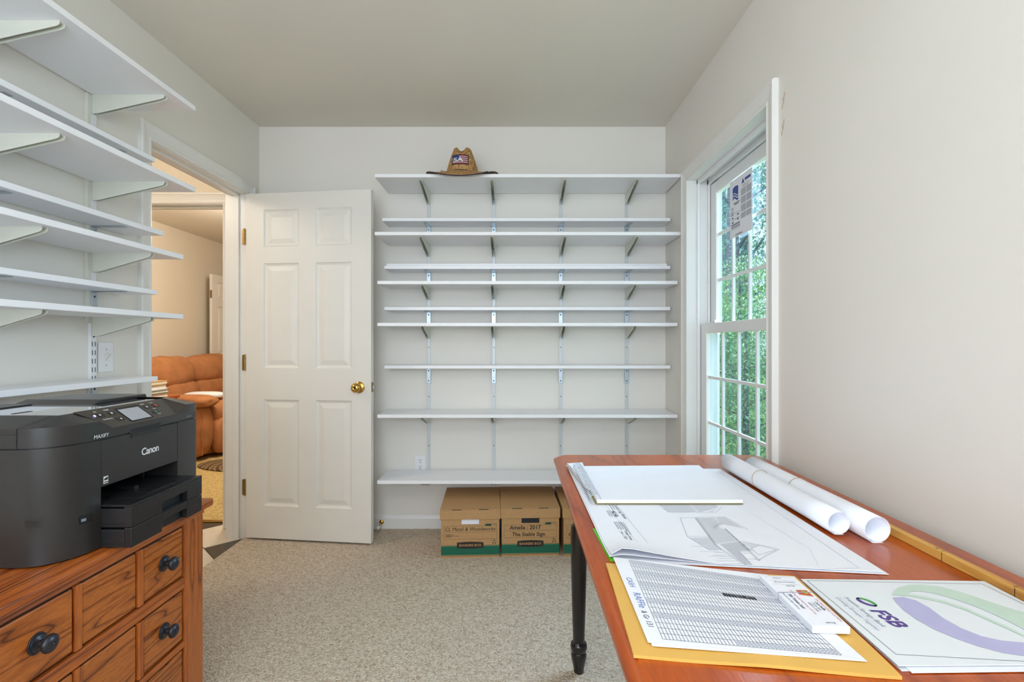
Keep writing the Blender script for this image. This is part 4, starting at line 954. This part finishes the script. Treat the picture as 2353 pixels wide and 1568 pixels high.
# ------------------------------------------------------------------ papers on the table
def tp(px, py, z=TT):
    s_ = (py - 788) / (EYE - z); return Vector(((px - 1183) / s_, FPX / s_, z))
def bil(c, u, v): return (c[0] * (1 - u) + c[1] * u) * (1 - v) + (c[3] * (1 - u) + c[2] * u) * v
def sheet(name, cor, z, mat, parent, th=0.0006, bump=None, nu=1, nv=1):
    """cor = far-left, far-right, near-right, near-left"""
    c = [Vector((p[0], p[1], z)) for p in cor]
    def f(u, v):
        p = bil(c, u, v)
        if bump: p = p + Vector((0, 0, bump(u, v)))
        return p
    mb = MB().grid(f, nu, nv)
    k = len(mb.v); n1, m1 = nu + 1, nv + 1
    mb.v += [(p[0], p[1], p[2] - th) for p in mb.v[:k]]; mb.f += [tuple(i + k for i in reversed(q)) for q in mb.f[:]]
    ring = [i for i in range(n1)] + [j * n1 + nu for j in range(1, m1)] + [nv * n1 + i for i in range(nu - 1, -1, -1)] + [j * n1 for j in range(nv - 1, 0, -1)]
    for q in range(len(ring)): a, b_ = ring[q], ring[(q + 1) % len(ring)]; mb.f.append((a, b_, b_ + k, a + k))
    return obj(name, mb, mat, parent, smooth=bool(bump))
def plin(pts_px, z, wd, mb, closed=False):
    pts = [tp(a, b_, z) for a, b_ in pts_px]
    for i in range(len(pts) - (0 if closed else 1)): strip(mb, pts[i], pts[(i + 1) % len(pts)], wd)
def hatch(poly_px, z, d_px, gap, wd, mb):
    P = [tp(a, b_, z) for a, b_ in poly_px]; a, b_ = tp(*d_px[0], z), tp(*d_px[1], z)
    d = (b_ - a).normalized(); n_ = Vector((-d.y, d.x, 0)); o0 = P[0]
    ts = [(p - o0).dot(n_) for p in P]; t = min(ts) + gap * 0.5
    while t < max(ts):
        xs = []
        for i in range(len(P)):
            ta, tb_ = ts[i], ts[(i + 1) % len(P)]
            if (ta - t) * (tb_ - t) < 0:
                k = (t - ta) / (tb_ - ta); p = P[i] + (P[(i + 1) % len(P)] - P[i]) * k; xs.append(p.dot(d))
        xs.sort()
        for q in range(0, len(xs) - 1, 2):
            base = o0 + n_ * t; base = base - d * base.dot(d)
            strip(mb, base + d * xs[q], base + d * xs[q + 1], wd)
        t += gap

# green folder under the drawings
gf = tag(sheet('green_folder', [(0.171, 1.10), (0.40, 1.10), (0.40, 0.937), (0.178, 0.937)], TT + 0.0012, M['green_card'], None, 0.0010), 'bright green folder corner peeking out from under the house drawings', 'folder')
# blueprint set
bp_ = thing('blueprint_set', (0.42, 1.27, TT), 'large white stack of house plan sheets spread across the table', 'blueprints')
cb = [tp(a, b_, TT + 0.005)[:2] for a, b_ in ((1306, 1073), (1655, 1078), (2031, 1314), (1405, 1284))]
def curl(u, v):
    e = max(0.0, (v - 0.86) / 0.14); s_ = max(0.0, 1 - u / 0.42); ra_ = min(1.0, u / 0.05)
    return e * e * 0.026 * s_ ** 1.2 * (0.35 + 0.65 * ra_)
for q, (dx, dy, zz) in enumerate(((0.006, -0.004, 0.0020), (-0.003, 0.003, 0.0034), (0.0, 0.0, 0.0050))):
    sheet('plan_sheet', [(a + dx, b_ + dy) for a, b_ in cb], TT + zz, M['paper'], bp_, 0.0008, (lambda u, v: curl(u, v)) if q == 2 else ((lambda u, v: 0.45 * curl(u, v)) if q == 1 else None), 24, 30)
ZP = TT + 0.0055
cr = lambda pts: [(1480 + a * 0.1445, 1150 + b_ * 0.1445) for a, b_ in pts]
pg, pf_ = MB(), MB()
D1 = cr([(210, 60), (390, 190)])
hatch(cr([(210, 45), (680, 45), (820, 190), (390, 190)]), ZP, D1, 0.0028, 0.0006, pg)
hatch(cr([(720, 45), (1100, 45), (1160, 115), (870, 190)]), ZP, D1, 0.0030, 0.0006, pg)
hatch(cr([(1000, 190), (1140, 140), (1100, 190)]), ZP, cr([(1000, 190), (1140, 150)]), 0.003, 0.0006, pg)
D2 = cr([(810, 280), (1030, 580)])
hatch(cr([(810, 280), (1080, 280), (1230, 380), (1180, 420), (1250, 460), (1300, 455), (1500, 640), (1200, 690), (1150, 690), (1030, 575)]), ZP, D2, 0.0026, 0.0006, pg)
hatch(cr([(1145, 272), (1280, 270), (1590, 450), (1240, 380)]), ZP, D2, 0.0026, 0.0006, pg)
hatch(cr([(720, 600), (1040, 590), (1190, 785), (1040, 790)]), ZP, cr([(720, 600), (1040, 590)]), 0.0032, 0.0006, pg)
hatch(cr([(1200, 700), (1540, 650), (1710, 800), (1500, 805), (1600, 900), (1710, 1025), (1600, 1020)]), ZP, cr([(1200, 700), (1600, 1020)]), 0.0024, 0.0007, pg)
hatch(cr([(1560, 655), (1830, 715), (1700, 770)]), ZP, cr([(1560, 655), (1700, 770)]), 0.0030, 0.0005, pg)
for pl in ([(575, 280), (690, 580), (720, 600)], [(575, 280), (1280, 262), (1660, 470)], [(690, 575), (1040, 575)], [(210, 55), (395, 192), (800, 190)], [(690, 50), (845, 200), (1130, 200), (1235, 110)], [(870, 190), (1175, 110), (1100, 60)],
           [(810, 280), (1150, 740), (1590, 1022)], [(835, 280), (1170, 735), (1620, 1020)], [(1080, 262), (1240, 375), (1200, 400)], [(1300, 455), (1850, 960)], [(1280, 440), (1820, 960), (1940, 880), (2150, 780), (1560, 650)],
           [(1700, 770), (1830, 870), (2105, 785), (1830, 715), (1700, 770)], [(720, 598), (1040, 792), (1190, 785)], [(1030, 578), (1230, 790)], [(1590, 1022), (1720, 1025), (1500, 805)], [(1100, 430), (1150, 390), (1170, 410), (1130, 445), (1100, 430)]):
    plin(cr(pl), ZP, 0.0007, pg)
for a, b_, y in ((740, 940, 733), (880, 1200, 815), (1110, 1270, 835), (1090, 1300, 875), (1020, 1380, 893), (1175, 1420, 925), (1145, 1500, 962), (1230, 1560, 1012), (1510, 1650, 810), (1560, 1680, 845), (1650, 1800, 935)):
    plin(cr([(a, y), (b_, y)]), ZP, 0.0007, pg)
obj('house_drawing', pg, M['line_grey'], bp_)['kind'] = 'stuff'
plin([(1622, 1086), (1655, 1087), (1975, 1306), (1765, 1311)], ZP, 0.0008, pf_); plin([(1417, 1160), (1490, 1250)], ZP, 0.0008, pf_); plin([(1388, 1158), (1470, 1252)], ZP, 0.0006, pf_)
plin([(1690, 1160), (1860, 1260), (1880, 1300)], ZP, 0.0005, pf_)
obj('sheet_border', pf_, M['line_faint'], bp_)['kind'] = 'stuff'
DN, UPX = (0, -1, 0), (1, 0, 0)
o_ = tp(1409, 1160, ZP); obj('lettering', text_mb('Country Log Homes', 0.0122, frame_fn(o_, (0.06, -1, 0), UPX)), M['line_dark'], bp_)
o_ = tp(1404, 1175, ZP); obj('lettering', text_mb('ALHA', 0.0155, frame_fn(o_, (0.03, -1, 0), UPX), fat=0.0003), M['line_dark'], bp_)
tx = MB()
for q, (x, y, l) in enumerate(((0.2415, 1.262, 0.05), (0.2355, 1.262, 0.06), (0.222, 1.275, 0.02), (0.2265, 1.205, 0.04), (0.2215, 1.205, 0.035), (0.2435, 1.125, 0.045), (0.239, 1.128, 0.05), (0.2345, 1.130, 0.045), (0.2295, 1.130, 0.05), (0.2245, 1.130, 0.04), (0.2445, 1.075, 0.02), (0.2365, 1.066, 0.012))):
    k = 0.0
    while k < l:
        w_ = random.uniform(0.003, 0.008); strip(tx, (x + 0.03 * k, y - k, ZP), (x + 0.03 * (k + w_), y - k - w_, ZP), 0.0022); k += w_ + 0.0016
obj('fine_print', tx, M['line_grey'], bp_)['kind'] = 'stuff'
o_ = tp(1452, 1213, ZP); obj('lettering', text_mb('Custom Home', 0.0085, frame_fn(tp(1434, 1220, ZP), (0.05, -1, 0), UPX)), M['line_dark'], bp_)
obj('lettering', text_mb('June 1, 2021', 0.0085, frame_fn(tp(1425, 1222, ZP), (0.05, -1, 0), UPX)), M['line_dark'], bp_)

# spiral sketch pad
pad = thing('sketch_pad', (0.40, 1.46, TT + 0.007), 'spiral bound sketch pad with blank white page at the far end of the table', 'sketch pad')
PZ = TT + 0.0066
pc = [tp(1330, 1074, TT + 0.014)[:2], tp(1606, 1072, TT + 0.014)[:2], tp(1707, 1152, TT + 0.014)[:2], tp(1372, 1152, TT + 0.014)[:2]]
sheet('backing_board', [(a - 0.004 * (1 if i in (0, 3) else 0), b_ - (0.003 if i > 1 else 0)) for i, (a, b_) in enumerate(pc)], PZ + 0.0012, M['olive_board'], pad, 0.0010)
sheet('page_block', pc, PZ + 0.0100, M['paper_cream'], pad, 0.0078)
sheet('top_page', [(a, b_) for a, b_ in pc], PZ + 0.0108, M['paper'], pad, 0.0006)
def flap(u, v): return 0.004 * (1 - v) * u + 0.006 * abs(math.sin(v * 4)) * (1 - u)
sheet('folded_page', [(0.172, 1.652), (0.222, 1.648), (0.222, 1.300), (0.198, 1.345)], PZ + 0.0050, M['paper'], pad, 0.0012, flap, 8, 16)
sheet('folded_page', [(0.168, 1.640), (0.220, 1.640), (0.220, 1.330), (0.192, 1.372)], PZ + 0.0022, M['paper_cream'], pad, 0.0012, flap, 8, 16)
N_ = 24
for q in range(N_):
    f = (q + 0.5) / N_; y = pc[0][1] + (pc[3][1] - pc[0][1]) * f - 0.002; x = pc[0][0] + (pc[3][0] - pc[0][0]) * f
    obj('coil_ring', MB().tube([(x - 0.004 + 0.0150 * math.cos(a), y + 0.0010 * math.sin(a), PZ + 0.0095 + 0.0125 * math.sin(a)) for a in [2 * PI * k / 12 for k in range(12)]], 0.0011, 5, True), M['wire'], pad, smooth='all')

# manila envelope, spread sheet pages
ev = sheet('manila_envelope', [tp(a, b_, TT + 0.0066)[:2] for a, b_ in ((1392, 1292), (1826, 1322), (2073, 1552), (1456, 1502))], TT + 0.0066, M['envelope'], None, 0.0042, lambda u, v: 0.0015 * math.sin(u * 7 + v * 4) * (1 - abs(2 * u - 1)) - 0.0018 * (abs(2 * v - 1) ** 6), 16, 16)
tag(ev, 'yellow manila envelope under the printed list on the table', 'envelope')
ra = thing('printed_list', (0.31, 0.80, TT + 0.005), 'printed gridded list with blue handwriting along its left margin', 'paper')
rc = [tp(a, b_, TT + 0.0095)[:2] for a, b_ in ((1409, 1281), (1762, 1321), (1978, 1511), (1489, 1476))]
sheet('page', [(a + 0.004, b_ - 0.006) for a, b_ in rc], TT + 0.0082, M['paper'], ra, 0.0006)
sheet('page', rc, TT + 0.0095, M['paper'], ra, 0.0007)
ZG = TT + 0.0099
gq = [tp(1445, 1287, ZG), tp(1747, 1332, ZG), tp(1934, 1506, ZG), tp(1523, 1469, ZG)]
gl = MB(); NCOL, NROW = 46, 18
for k in range(NCOL + 1): strip(gl, bil(gq, k / NCOL, 0), bil(gq, k / NCOL, 1), 0.0006)
for k in range(NROW + 1): strip(gl, bil(gq, 0, k / NROW), bil(gq, 1, k / NROW), 0.0006)
obj('grid_lines', gl, M['line_dark'], ra)['kind'] = 'stuff'
gm = MB(); gk = MB()
for rw in (0, 1, 3, 4, 6, 7, 10, 13, 17):
    for k in range(NCOL):
        if rw == 7 and k > 9 or rw == 17 and k < 20: continue
        u, v = (k + 0.5) / NCOL, (rw + 0.5) / NROW; hv = (0.30 if rw not in (1, 4, 7) else 0.12) / NROW; hu = 0.20 / NCOL
        for s0, s1 in ((-1, -0.25), (0.2, 1)):
            gm.add([bil(gq, u - hu, v + s0 * hv), bil(gq, u + hu, v + s0 * hv), bil(gq, u + hu * 0.7, v + s1 * hv), bil(gq, u - hu, v + s1 * hv)], [(0, 1, 2, 3)])
for k in range(12):
    u, v = 0.60 + k * 0.0185, 0.365
    gk.add([bil(gq, u - 0.008, v - 0.02), bil(gq, u + 0.007, v - 0.02), bil(gq, u + 0.009, v + 0.022), bil(gq, u - 0.005, v + 0.026)], [(0, 1, 2, 3)])
obj('number_marks', gm, M['line_mid'], ra)['kind'] = 'stuff'; obj('black_scribble', gk, M['black_ink'], ra)
o_ = tp(1438, 1327, ZG); e_ = tp(1491, 1443, ZG); dd = (e_ - o_)
obj('handwriting', text_mb('CASH', 0.0130, frame_fn(o_, dd, Vector((-dd.y, dd.x, 0))), shear=0.2), M['pen_blue'], ra)
obj('handwriting', text_mb('RAFFle', 0.016, frame_fn(o_ + dd * 0.34, dd, Vector((-dd.y, dd.x, 0))), shear=0.2), M['pen_blue'], ra)
obj('handwriting', text_mb('& Gr 131', 0.0115, frame_fn(o_ + dd * 0.70, dd, Vector((-dd.y, dd.x, 0))), shear=0.2), M['line_dark'], ra)

# ticket booklet
tk = thing('raffle_ticket_book', (0.455, 0.795, TT + 0.008), 'thick bundle of narrow white raffle tickets held by a rubber band', 'tickets')
ZT = TT + 0.0205
tcn = [tp(1746, 1322, ZT), tp(1824, 1325, ZT), tp(1954, 1441, ZT), tp(1867, 1439, ZT)]
tk_m = MB().prism([(p.x, p.y) for p in tcn], lambda a, b_, d: (a, b_, d), TT + 0.0102, ZT)
obj('ticket_stack', tk_m, M['paper'], tk, bevel=0.0006, seg=1)
sp_ = MB()
for q in range(3):
    z = TT + 0.0125 + 0.0024 * q
    for a, b_ in ((3, 2), (0, 3)):
        p, r_ = tcn[a], tcn[b_]; off = Vector((-0.0003 if a == 0 else 0, -0.0003 if a == 3 else 0, 0))
        strip(sp_, Vector((p.x, p.y, z)) + off, Vector((r_.x, r_.y, z)) + off, 0.0004, (0, 1, 0) if a == 3 else (1, 0, 0))
obj('page_edges', sp_, M['line_faint'], tk)
ZK = ZT + 0.0004
ctr = [Vector((p.x, p.y, ZK)) for p in tcn]
du, dv = (ctr[1] - ctr[0]), (ctr[3] - ctr[0])
def tkf(u, v): return lambda x, y: bil(ctr, u, v) + Vector((dv.x, dv.y, 0)).normalized() * x + Vector((-dv.y, dv.x, 0)).normalized() * y
def tkh(u, v): return lambda x, y: bil(ctr, u, v) + du.normalized() * x + Vector((-du.y, du.x, 0)).normalized() * y
obj('lettering', text_mb('Name', 0.0052, tkh(0.30, 0.075)), M['line_dark'], tk); obj('lettering', text_mb('Phone Number', 0.0052, tkh(0.22, 0.165)), M['line_dark'], tk)
obj('lettering', text_mb('00778', 0.0052, tkh(0.45, 0.25)), M['line_dark'], tk); obj('lettering', text_mb('00778', 0.0052, tkh(0.45, 0.955)), M['line_dark'], tk)
tl_ = MB()
for v in (0.035, 0.12, 0.205): strip(tl_, bil(ctr, 0.12, v), bil(ctr, 0.92, v), 0.0004)
obj('ruled_lines', tl_, M['line_grey'], tk)
obj('lettering', text_mb('Drawing to be held when sold out', 0.0050, tkf(0.40, 0.335)), M['pink_ink'], tk)
obj('lettering', text_mb('200 Tickets Sold', 0.0062, tkf(0.235, 0.42), fat=0.00015), M['line_dark'], tk); obj('lettering', text_mb('Payouts are after sold out', 0.0045, tkf(0.10, 0.40)), M['line_dark'], tk)
obj('lettering', text_mb('HFC FIREWORKS AUCTION', 0.0050, tkf(0.86, 0.50)), M['pink_ink'], tk); obj('lettering', text_mb('Cash Raffle', 0.0055, tkf(0.76, 0.56), fat=0.0001), M['line_dark'], tk)
obj('lettering', text_mb('1 Ticket $10', 0.0048, tkf(0.65, 0.56)), M['line_dark'], tk); obj('lettering', text_mb('$500 in Cash', 0.0048, tkf(0.55, 0.58)), M['line_dark'], tk)
em = [bil(ctr, u, v) for u, v in ((0.60, 0.325), (0.90, 0.325), (0.92, 0.455), (0.56, 0.42))]
e1 = obj('emblem', MB().poly(em), M['orange_ink'], tk)
obj('emblem_mark', MB().poly([bil(em, u, v) + Vector((0, 0, 0.0003)) for u, v in ((0.35, 0.2), (0.7, 0.15), (0.85, 0.6), (0.5, 0.8))]), M['yellow_ink'], e1)
obj('emblem_mark', MB().poly([bil(em, u, v) + Vector((0, 0, 0.0006)) for u, v in ((0.42, 0.35), (0.6, 0.3), (0.66, 0.6), (0.5, 0.65))]), M['fsb_green'], e1)
rb = [bil(ctr, -0.012, 0.40) + Vector((0, 0, 0.0006)), bil(ctr, 1.012, 0.37) + Vector((0, 0, 0.0006))]
obj('rubber_band', MB().tube([Vector((rb[0].x, rb[0].y, TT + 0.009)), rb[0], rb[1], Vector((rb[1].x, rb[1].y, TT + 0.009))], 0.0005, 6), M['line_grey'], tk)

# bank folder
FZ = TT + 0.0052
fo_ = thing('bank_folder', (0.645, 0.75, TT), 'white presentation folder printed with FSB and a pale green and lilac leaf', 'folder')
fx0, fx1, fy0, fy1 = 0.490, 0.800, 0.6365, 0.866
fq = [tp(1840, 1331, FZ)[:2], tp(2262, 1336, FZ)[:2], (tp(2262, 1336, FZ).x - 0.006, fy0 - 0.006), tp(2064, 1530, FZ)[:2]]
sheet('inner_papers', [(fq[0][0] + 0.012, fq[0][1] - 0.01), (fq[1][0] - 0.01, fq[1][1] - 0.01), (fq[2][0] - 0.004, fq[2][1] - 0.007), (fq[3][0] + 0.010, fq[3][1] - 0.009)], TT + 0.0026, M['paper'], fo_, 0.0012)
sheet('back_cover', [(fq[0][0] + 0.002, fq[0][1]), fq[1], (fq[2][0], fq[2][1] - 0.003), (fq[3][0] + 0.001, fq[3][1] - 0.004)], TT + 0.0012, M['paper_fsb'], fo_, 0.0008)
sheet('front_cover', fq, FZ, M['paper_fsb'], fo_, 0.0010)
FP = FZ + 0.0004
cf = lambda pts: [(1740 + a * 0.2605, 1280 + b_ * 0.2606) for a, b_ in pts]
bl = MB(); plin(cf([(440, 208), (1985, 240)]), FP, 0.0007, bl); plin(cf([(440, 208), (1225, 860)]), FP, 0.0007, bl)
plin(cf([(1225, 860), (2500, 930)]), FP, 0.0007, bl); plin(cf([(1985, 240), (2500, 490)]), FP, 0.0007, bl)
obj('border_line', bl, M['line_dark'], fo_)
def ppoly(pts, dz=0.0): return MB().poly([tp(a, b_, FP + dz) for a, b_ in cf(pts)])
obj('lilac_swoosh', ppoly([(1195, 360), (1290, 355), (1400, 385), (1520, 450), (1640, 540), (1800, 630), (1980, 700), (2160, 740), (2353, 757), (2500, 765), (2500, 895), (2353, 875), (2160, 846), (1950, 790), (1750, 720), (1560, 640), (1400, 550), (1290, 470), (1220, 400)]), M['fsb_lilac'], fo_)
obj('mint_swoosh', ppoly([(1190, 338), (1205, 300), (1250, 270), (1330, 250), (1450, 245), (1600, 262), (1780, 305), (1960, 365), (2150, 430), (2353, 490), (2500, 545), (2500, 720), (2353, 640), (2200, 560), (2050, 490), (1880, 420), (1700, 360), (1540, 318), (1420, 302), (1350, 308), (1325, 325), (1480, 352), (1650, 388), (1850, 455), (2050, 545), (2200, 610), (2353, 690), (2353, 705), (2200, 632), (2050, 566), (1850, 476), (1650, 408), (1480, 372), (1330, 346)], 0.0002), M['fsb_mint'], fo_)
# oval logo
oc = tp(1991, 1384, FP); 
def oval(a0, a1, ro, ri, sx=0.0145, sy=0.0098, rot=R(-62), shift=(0, 0)):
    n_ = 18; pts = []
    def e(a, k, sh):
        v = Vector((sx * k * math.cos(a) + sh[0], sy * k * math.sin(a) + sh[1])); c_, s_ = math.cos(rot), math.sin(rot)
        return oc + Vector((v.x * c_ - v.y * s_, v.x * s_ + v.y * c_, 0.0002))
    for q in range(n_ + 1): pts.append(e(a0 + (a1 - a0) * q / n_, ro, (0, 0)))
    for q in range(n_ + 1): pts.append(e(a1 + (a0 - a1) * q / n_, ri, shift))
    return MB().poly(pts)
obj('logo_green', oval(R(2), R(178), 1.0, 0.88, shift=(0.0, -0.0042)), M['fsb_green'], fo_); obj('logo_purple', oval(R(182), R(358), 1.0, 0.88, shift=(0.0, 0.0050)), M['fsb_purple'], fo_)
obj('lettering', text_mb('FSB', 0.0315, frame_fn(tp(1996, 1401, FP), (0.09, -1, 0), (1, 0.02, 0)), shear=0.12, fat=0.0009), M['fsb_purple'], fo_, label='bold purple letters FSB')
obj('lettering', text_mb('Franklin Savings Bank', 0.0098, frame_fn(tp(1938, 1372, FP), (0.0, -1, 0), UPX), shear=0.2), M['line_grey'], fo_)
obj('lettering', text_mb('Growing Stronger Together', 0.0082, frame_fn(tp(1918, 1372, FP), (0.0, -1, 0), UPX), shear=0.2), M['line_mid'], fo_)
ul = MB(); plin(cf([(735, 355), (1090, 635)]), FP, 0.0004, ul); obj('logo_rule', ul, M['line_faint'], fo_)

# rolled drawings
def roll(name, x, y0, y1, r_, label, yb, flare, lift=0.0):
    t = thing(name, (x, (y0 + y1) / 2, TT), label, 'paper roll', 'rolled drawings')
    mb = MB(); NA = 72; turns = 2.15; vs = []; fs = []
    yz = [y0 + (y1 - y0) * k / 6 for k in range(7)]
    for k, y in enumerate(yz):
        wob = 0.0012 * math.sin(k * 1.7)
        for q in range(NA + 1):
            a = -R(70) - turns * 2 * PI * q / NA
            rr = r_ - 0.0030 * q / NA
            if q < 6: rr += flare * (1 - q / 6) ** 1.5
            vs.append((x + rr * math.cos(a) + wob * 0.3, y, TT + lift + r_ + 0.0006 + rr * math.sin(a)))
    n1 = NA + 1
    for k in range(6):
        for q in range(NA): fs.append((k * n1 + q, k * n1 + q + 1, (k + 1) * n1 + q + 1, (k + 1) * n1 + q))
    vs = [(p[0], p[1], max(p[2], TT + lift + 0.0008)) for p in vs]
    mb.add(vs, fs); obj('rolled_sheet', mb, M['paper'], t, smooth='all', thick=0.0004)
    obj('rubber_band', MB().tube([(x + (r_ + 0.001) * math.cos(a), yb + 0.004 * math.sin(a), TT + lift + r_ + 0.0006 + (r_ + 0.001) * math.sin(a) ) for a in [2 * PI * q / 40 for q in range(40)]], 0.0007, 6, True), M['band'], t, smooth='all')
    return t
roll('paper_roll', 0.682, 1.052, 1.600, 0.0243, 'thinner rolled drawing lying on the plan sheets, nearer the table middle', 1.385, 0.006, 0.0056)
roll('paper_roll', 0.7415, 1.022, 1.555, 0.0272, 'thicker rolled drawing on the wall side of the other roll', 1.305, 0.009)
tag(sheet('loose_sheet', [(0.700, 1.60), (0.722, 1.60), (0.722, 1.40), (0.700, 1.40)], TT + 0.030, M['paper'], None, 0.0006, lambda u, v: 0.004 * (1 - v)), 'loose paper edge wedged between the two rolled drawings', 'paper')

# marked measuring stick
stt = thing('measuring_stick', (0.8075, 0.86, TT), 'square pine stick with pencilled marks along the table edge', 'stick')
obj('stick', MB().box(0.800, 0.8145, 0.50, 1.135, TT, TT + 0.0175), M['pine'], stt, bevel=0.001, seg=1)
mk = MB()
for y in (1.075, 0.937, 0.800, 0.660):
    strip(mk, (0.7997, y, TT + 0.001), (0.7997, y, TT + 0.0172), 0.0012, (1, 0, 0)); strip(mk, (0.801, y + 0.004, TT + 0.0178), (0.810, y + 0.004, TT + 0.0178), 0.0010)
obj('pencil_marks', mk, M['black_ink'], stt)
obj('handwriting', text_mb('13', 0.014, lambda a, b_: Vector((0.7996, 1.094 - a, TT + 0.0045 + b_))), M['black_ink'], stt)
obj('handwriting', text_mb('N', 0.010, lambda a, b_: Vector((0.802 + b_, 0.958 - a, TT + 0.0178))), M['black_ink'], stt)

# ------------------------------------------------------------------ living room furniture
def pillow(cx, cy, cz, sx, sy, sz, p=3.2, n_=20, wob=0.0, tilt=0.0, seed=0):
    """superellipsoid cushion with soft wrinkles"""
    mb = MB(); vs = []
    for i in range(n_ + 1):
        ph = -PI / 2 + PI * i / n_
        for j in range(2 * n_):
            th = 2 * PI * j / (2 * n_)
            c = lambda v, e: math.copysign(abs(v) ** e, v); e = 2.0 / p
            x, y, z = c(math.cos(ph), e) * c(math.cos(th), e), c(math.cos(ph), e) * c(math.sin(th), e), c(math.sin(ph), e)
            k = 1 + wob * math.sin(5 * x + 7 * y + seed) * math.sin(6 * z + 3 * y + seed * 2)
            v = Vector((x * sx * k, y * sy * k, z * sz * k)); v = Matrix.Rotation(tilt, 3, 'Y') @ v
            vs.append(Vector((cx, cy, cz)) + v)
    m_ = 2 * n_
    fs = [(i * m_ + j, i * m_ + (j + 1) % m_, (i + 1) * m_ + (j + 1) % m_, (i + 1) * m_ + j) for i in range(n_) for j in range(m_)]
    return mb.add(vs, fs)
so = thing('recliner_sofa', (-3.45, 5.6, 0), 'rust brown suede reclining sofa in the living room beyond the door', 'sofa')
S = M['sofa']
obj('base', pillow(-3.46, 5.62, 0.18, 0.44, 0.66, 0.17, 8), S, so, smooth='all')
for cy, sd in ((5.30, 0), (5.96, 2)):
    obj('seat_cushion', pillow(-3.34, cy, 0.44, 0.40, 0.335, 0.12, 4, wob=0.02, seed=sd), S, so, smooth='all')
    obj('footrest_panel', pillow(-2.99, cy, 0.21, 0.07, 0.33, 0.19, 4, wob=0.02, seed=sd + 1), S, so, smooth='all')
    obj('lower_back_cushion', pillow(-3.64, cy, 0.615, 0.16, 0.335, 0.13, 3, wob=0.03, tilt=-0.25, seed=sd), S, so, smooth='all')
obj('back_cushion', pillow(-3.70, 5.25, 0.815, 0.20, 0.37, 0.185, 2.8, wob=0.03, tilt=-0.3, seed=1), S, so, smooth='all')
obj('back_cushion', pillow(-3.70, 5.98, 0.825, 0.20, 0.38, 0.185, 2.8, wob=0.03, tilt=-0.3, seed=5), S, so, smooth='all')
for cy in (4.90, 6.40):
    a = obj('arm', pillow(-3.36, cy, 0.30, 0.38, 0.115, 0.295, 3.6, wob=0.012), S, so, smooth='all')
    obj('arm_pad', pillow(-3.34, cy, 0.575, 0.41, 0.15, 0.065, 3.2, wob=0.03), S, a, smooth='all')
    obj('arm_seam', MB().tube([(-2.992 - 0.02, cy - 0.085 + 0.01 * math.sin(k), 0.06 + 0.045 * k) for k in range(11)], 0.005, 6), S, a)
tag(obj('rolled_towel', pillow(-3.26, 5.26, 0.600, 0.20, 0.10, 0.035, 3), M['paper'], smooth='all'), 'white rolled towel lying on the sofa seat', 'towel')
def book(name, x0, x1, y0, y1, z, h, cover, label, cat='book', group=None):
    t = thing(name, ((x0 + x1) / 2, (y0 + y1) / 2, z), label, cat, group)
    obj('pages', MB().box(x0 + 0.004, x1 - 0.004, y0 + 0.004, y1 - 0.004, z + 0.003, z + h - 0.003), M['paper_cream'], t)
    obj('cover', MB().box(x0, x1, y0, y1, z, z + 0.003).box(x0, x1, y0, y1, z + h - 0.003, z + h).box(x0, x0 + 0.004, y0, y1, z + 0.003, z + h - 0.003), cover, t)
    return t
book('book', -3.17, -2.95, 5.42, 5.72, 0.560, 0.045, M['groove'], 'brown covered book lying on the front of the sofa seat')
st_ = thing('side_table', (-3.37, 4.46, 0), 'small dark side table beside the sofa, hidden behind the printer', 'table')
obj('tabletop', MB().box(-3.60, -3.12, 4.26, 4.66, 0.64, 0.664), M['oak_rail'], st_, bevel=0.004)
for x in (-3.57, -3.15):
    for y in (4.29, 4.63): obj('leg', MB().lathe([(0.012, 0), (0.016, 0.3), (0.02, 0.64)], (x, y, 0), (0, 0, 1), 10), M['oak_rail'], st_)
bcol = [('paper_cream', 'cream'), ('green_dark', 'dark green'), ('paper_cream', 'pale'), ('envelope', 'tan')]
zz = 0.664
for q, (h, c_, lb, dx) in enumerate(((0.036, 'paper_cream', 'bottom cream paperback in the stack beside the sofa', 0.0), (0.026, 'green_dark', 'dark green book second from the bottom of the stack beside the sofa', 0.008), (0.012, 'paper', 'thin white booklet in the middle of the stack beside the sofa', -0.004), (0.040, 'paper_cream', 'cream book second from the top of the stack beside the sofa', -0.012), (0.030, 'envelope', 'tan book on top of the stack beside the sofa', -0.004))):
    book('book', -3.42 + dx, -3.155 + dx, 4.33, 4.55, zz, h, M[c_], lb, 'book', 'stack of books beside the sofa'); zz += h
rg = MB(); NA = 40
tag(obj('braided_rug', MB().prism([(-2.35 + 0.62 * math.cos(2 * PI * q / NA), 4.72 + 0.30 * math.sin(2 * PI * q / NA)) for q in range(NA)], lambda a, b_, d: (a, b_, d), 0.0, 0.014), M['rug'], bevel=0.004), 'oval brown braided rug in front of the sofa', 'rug')
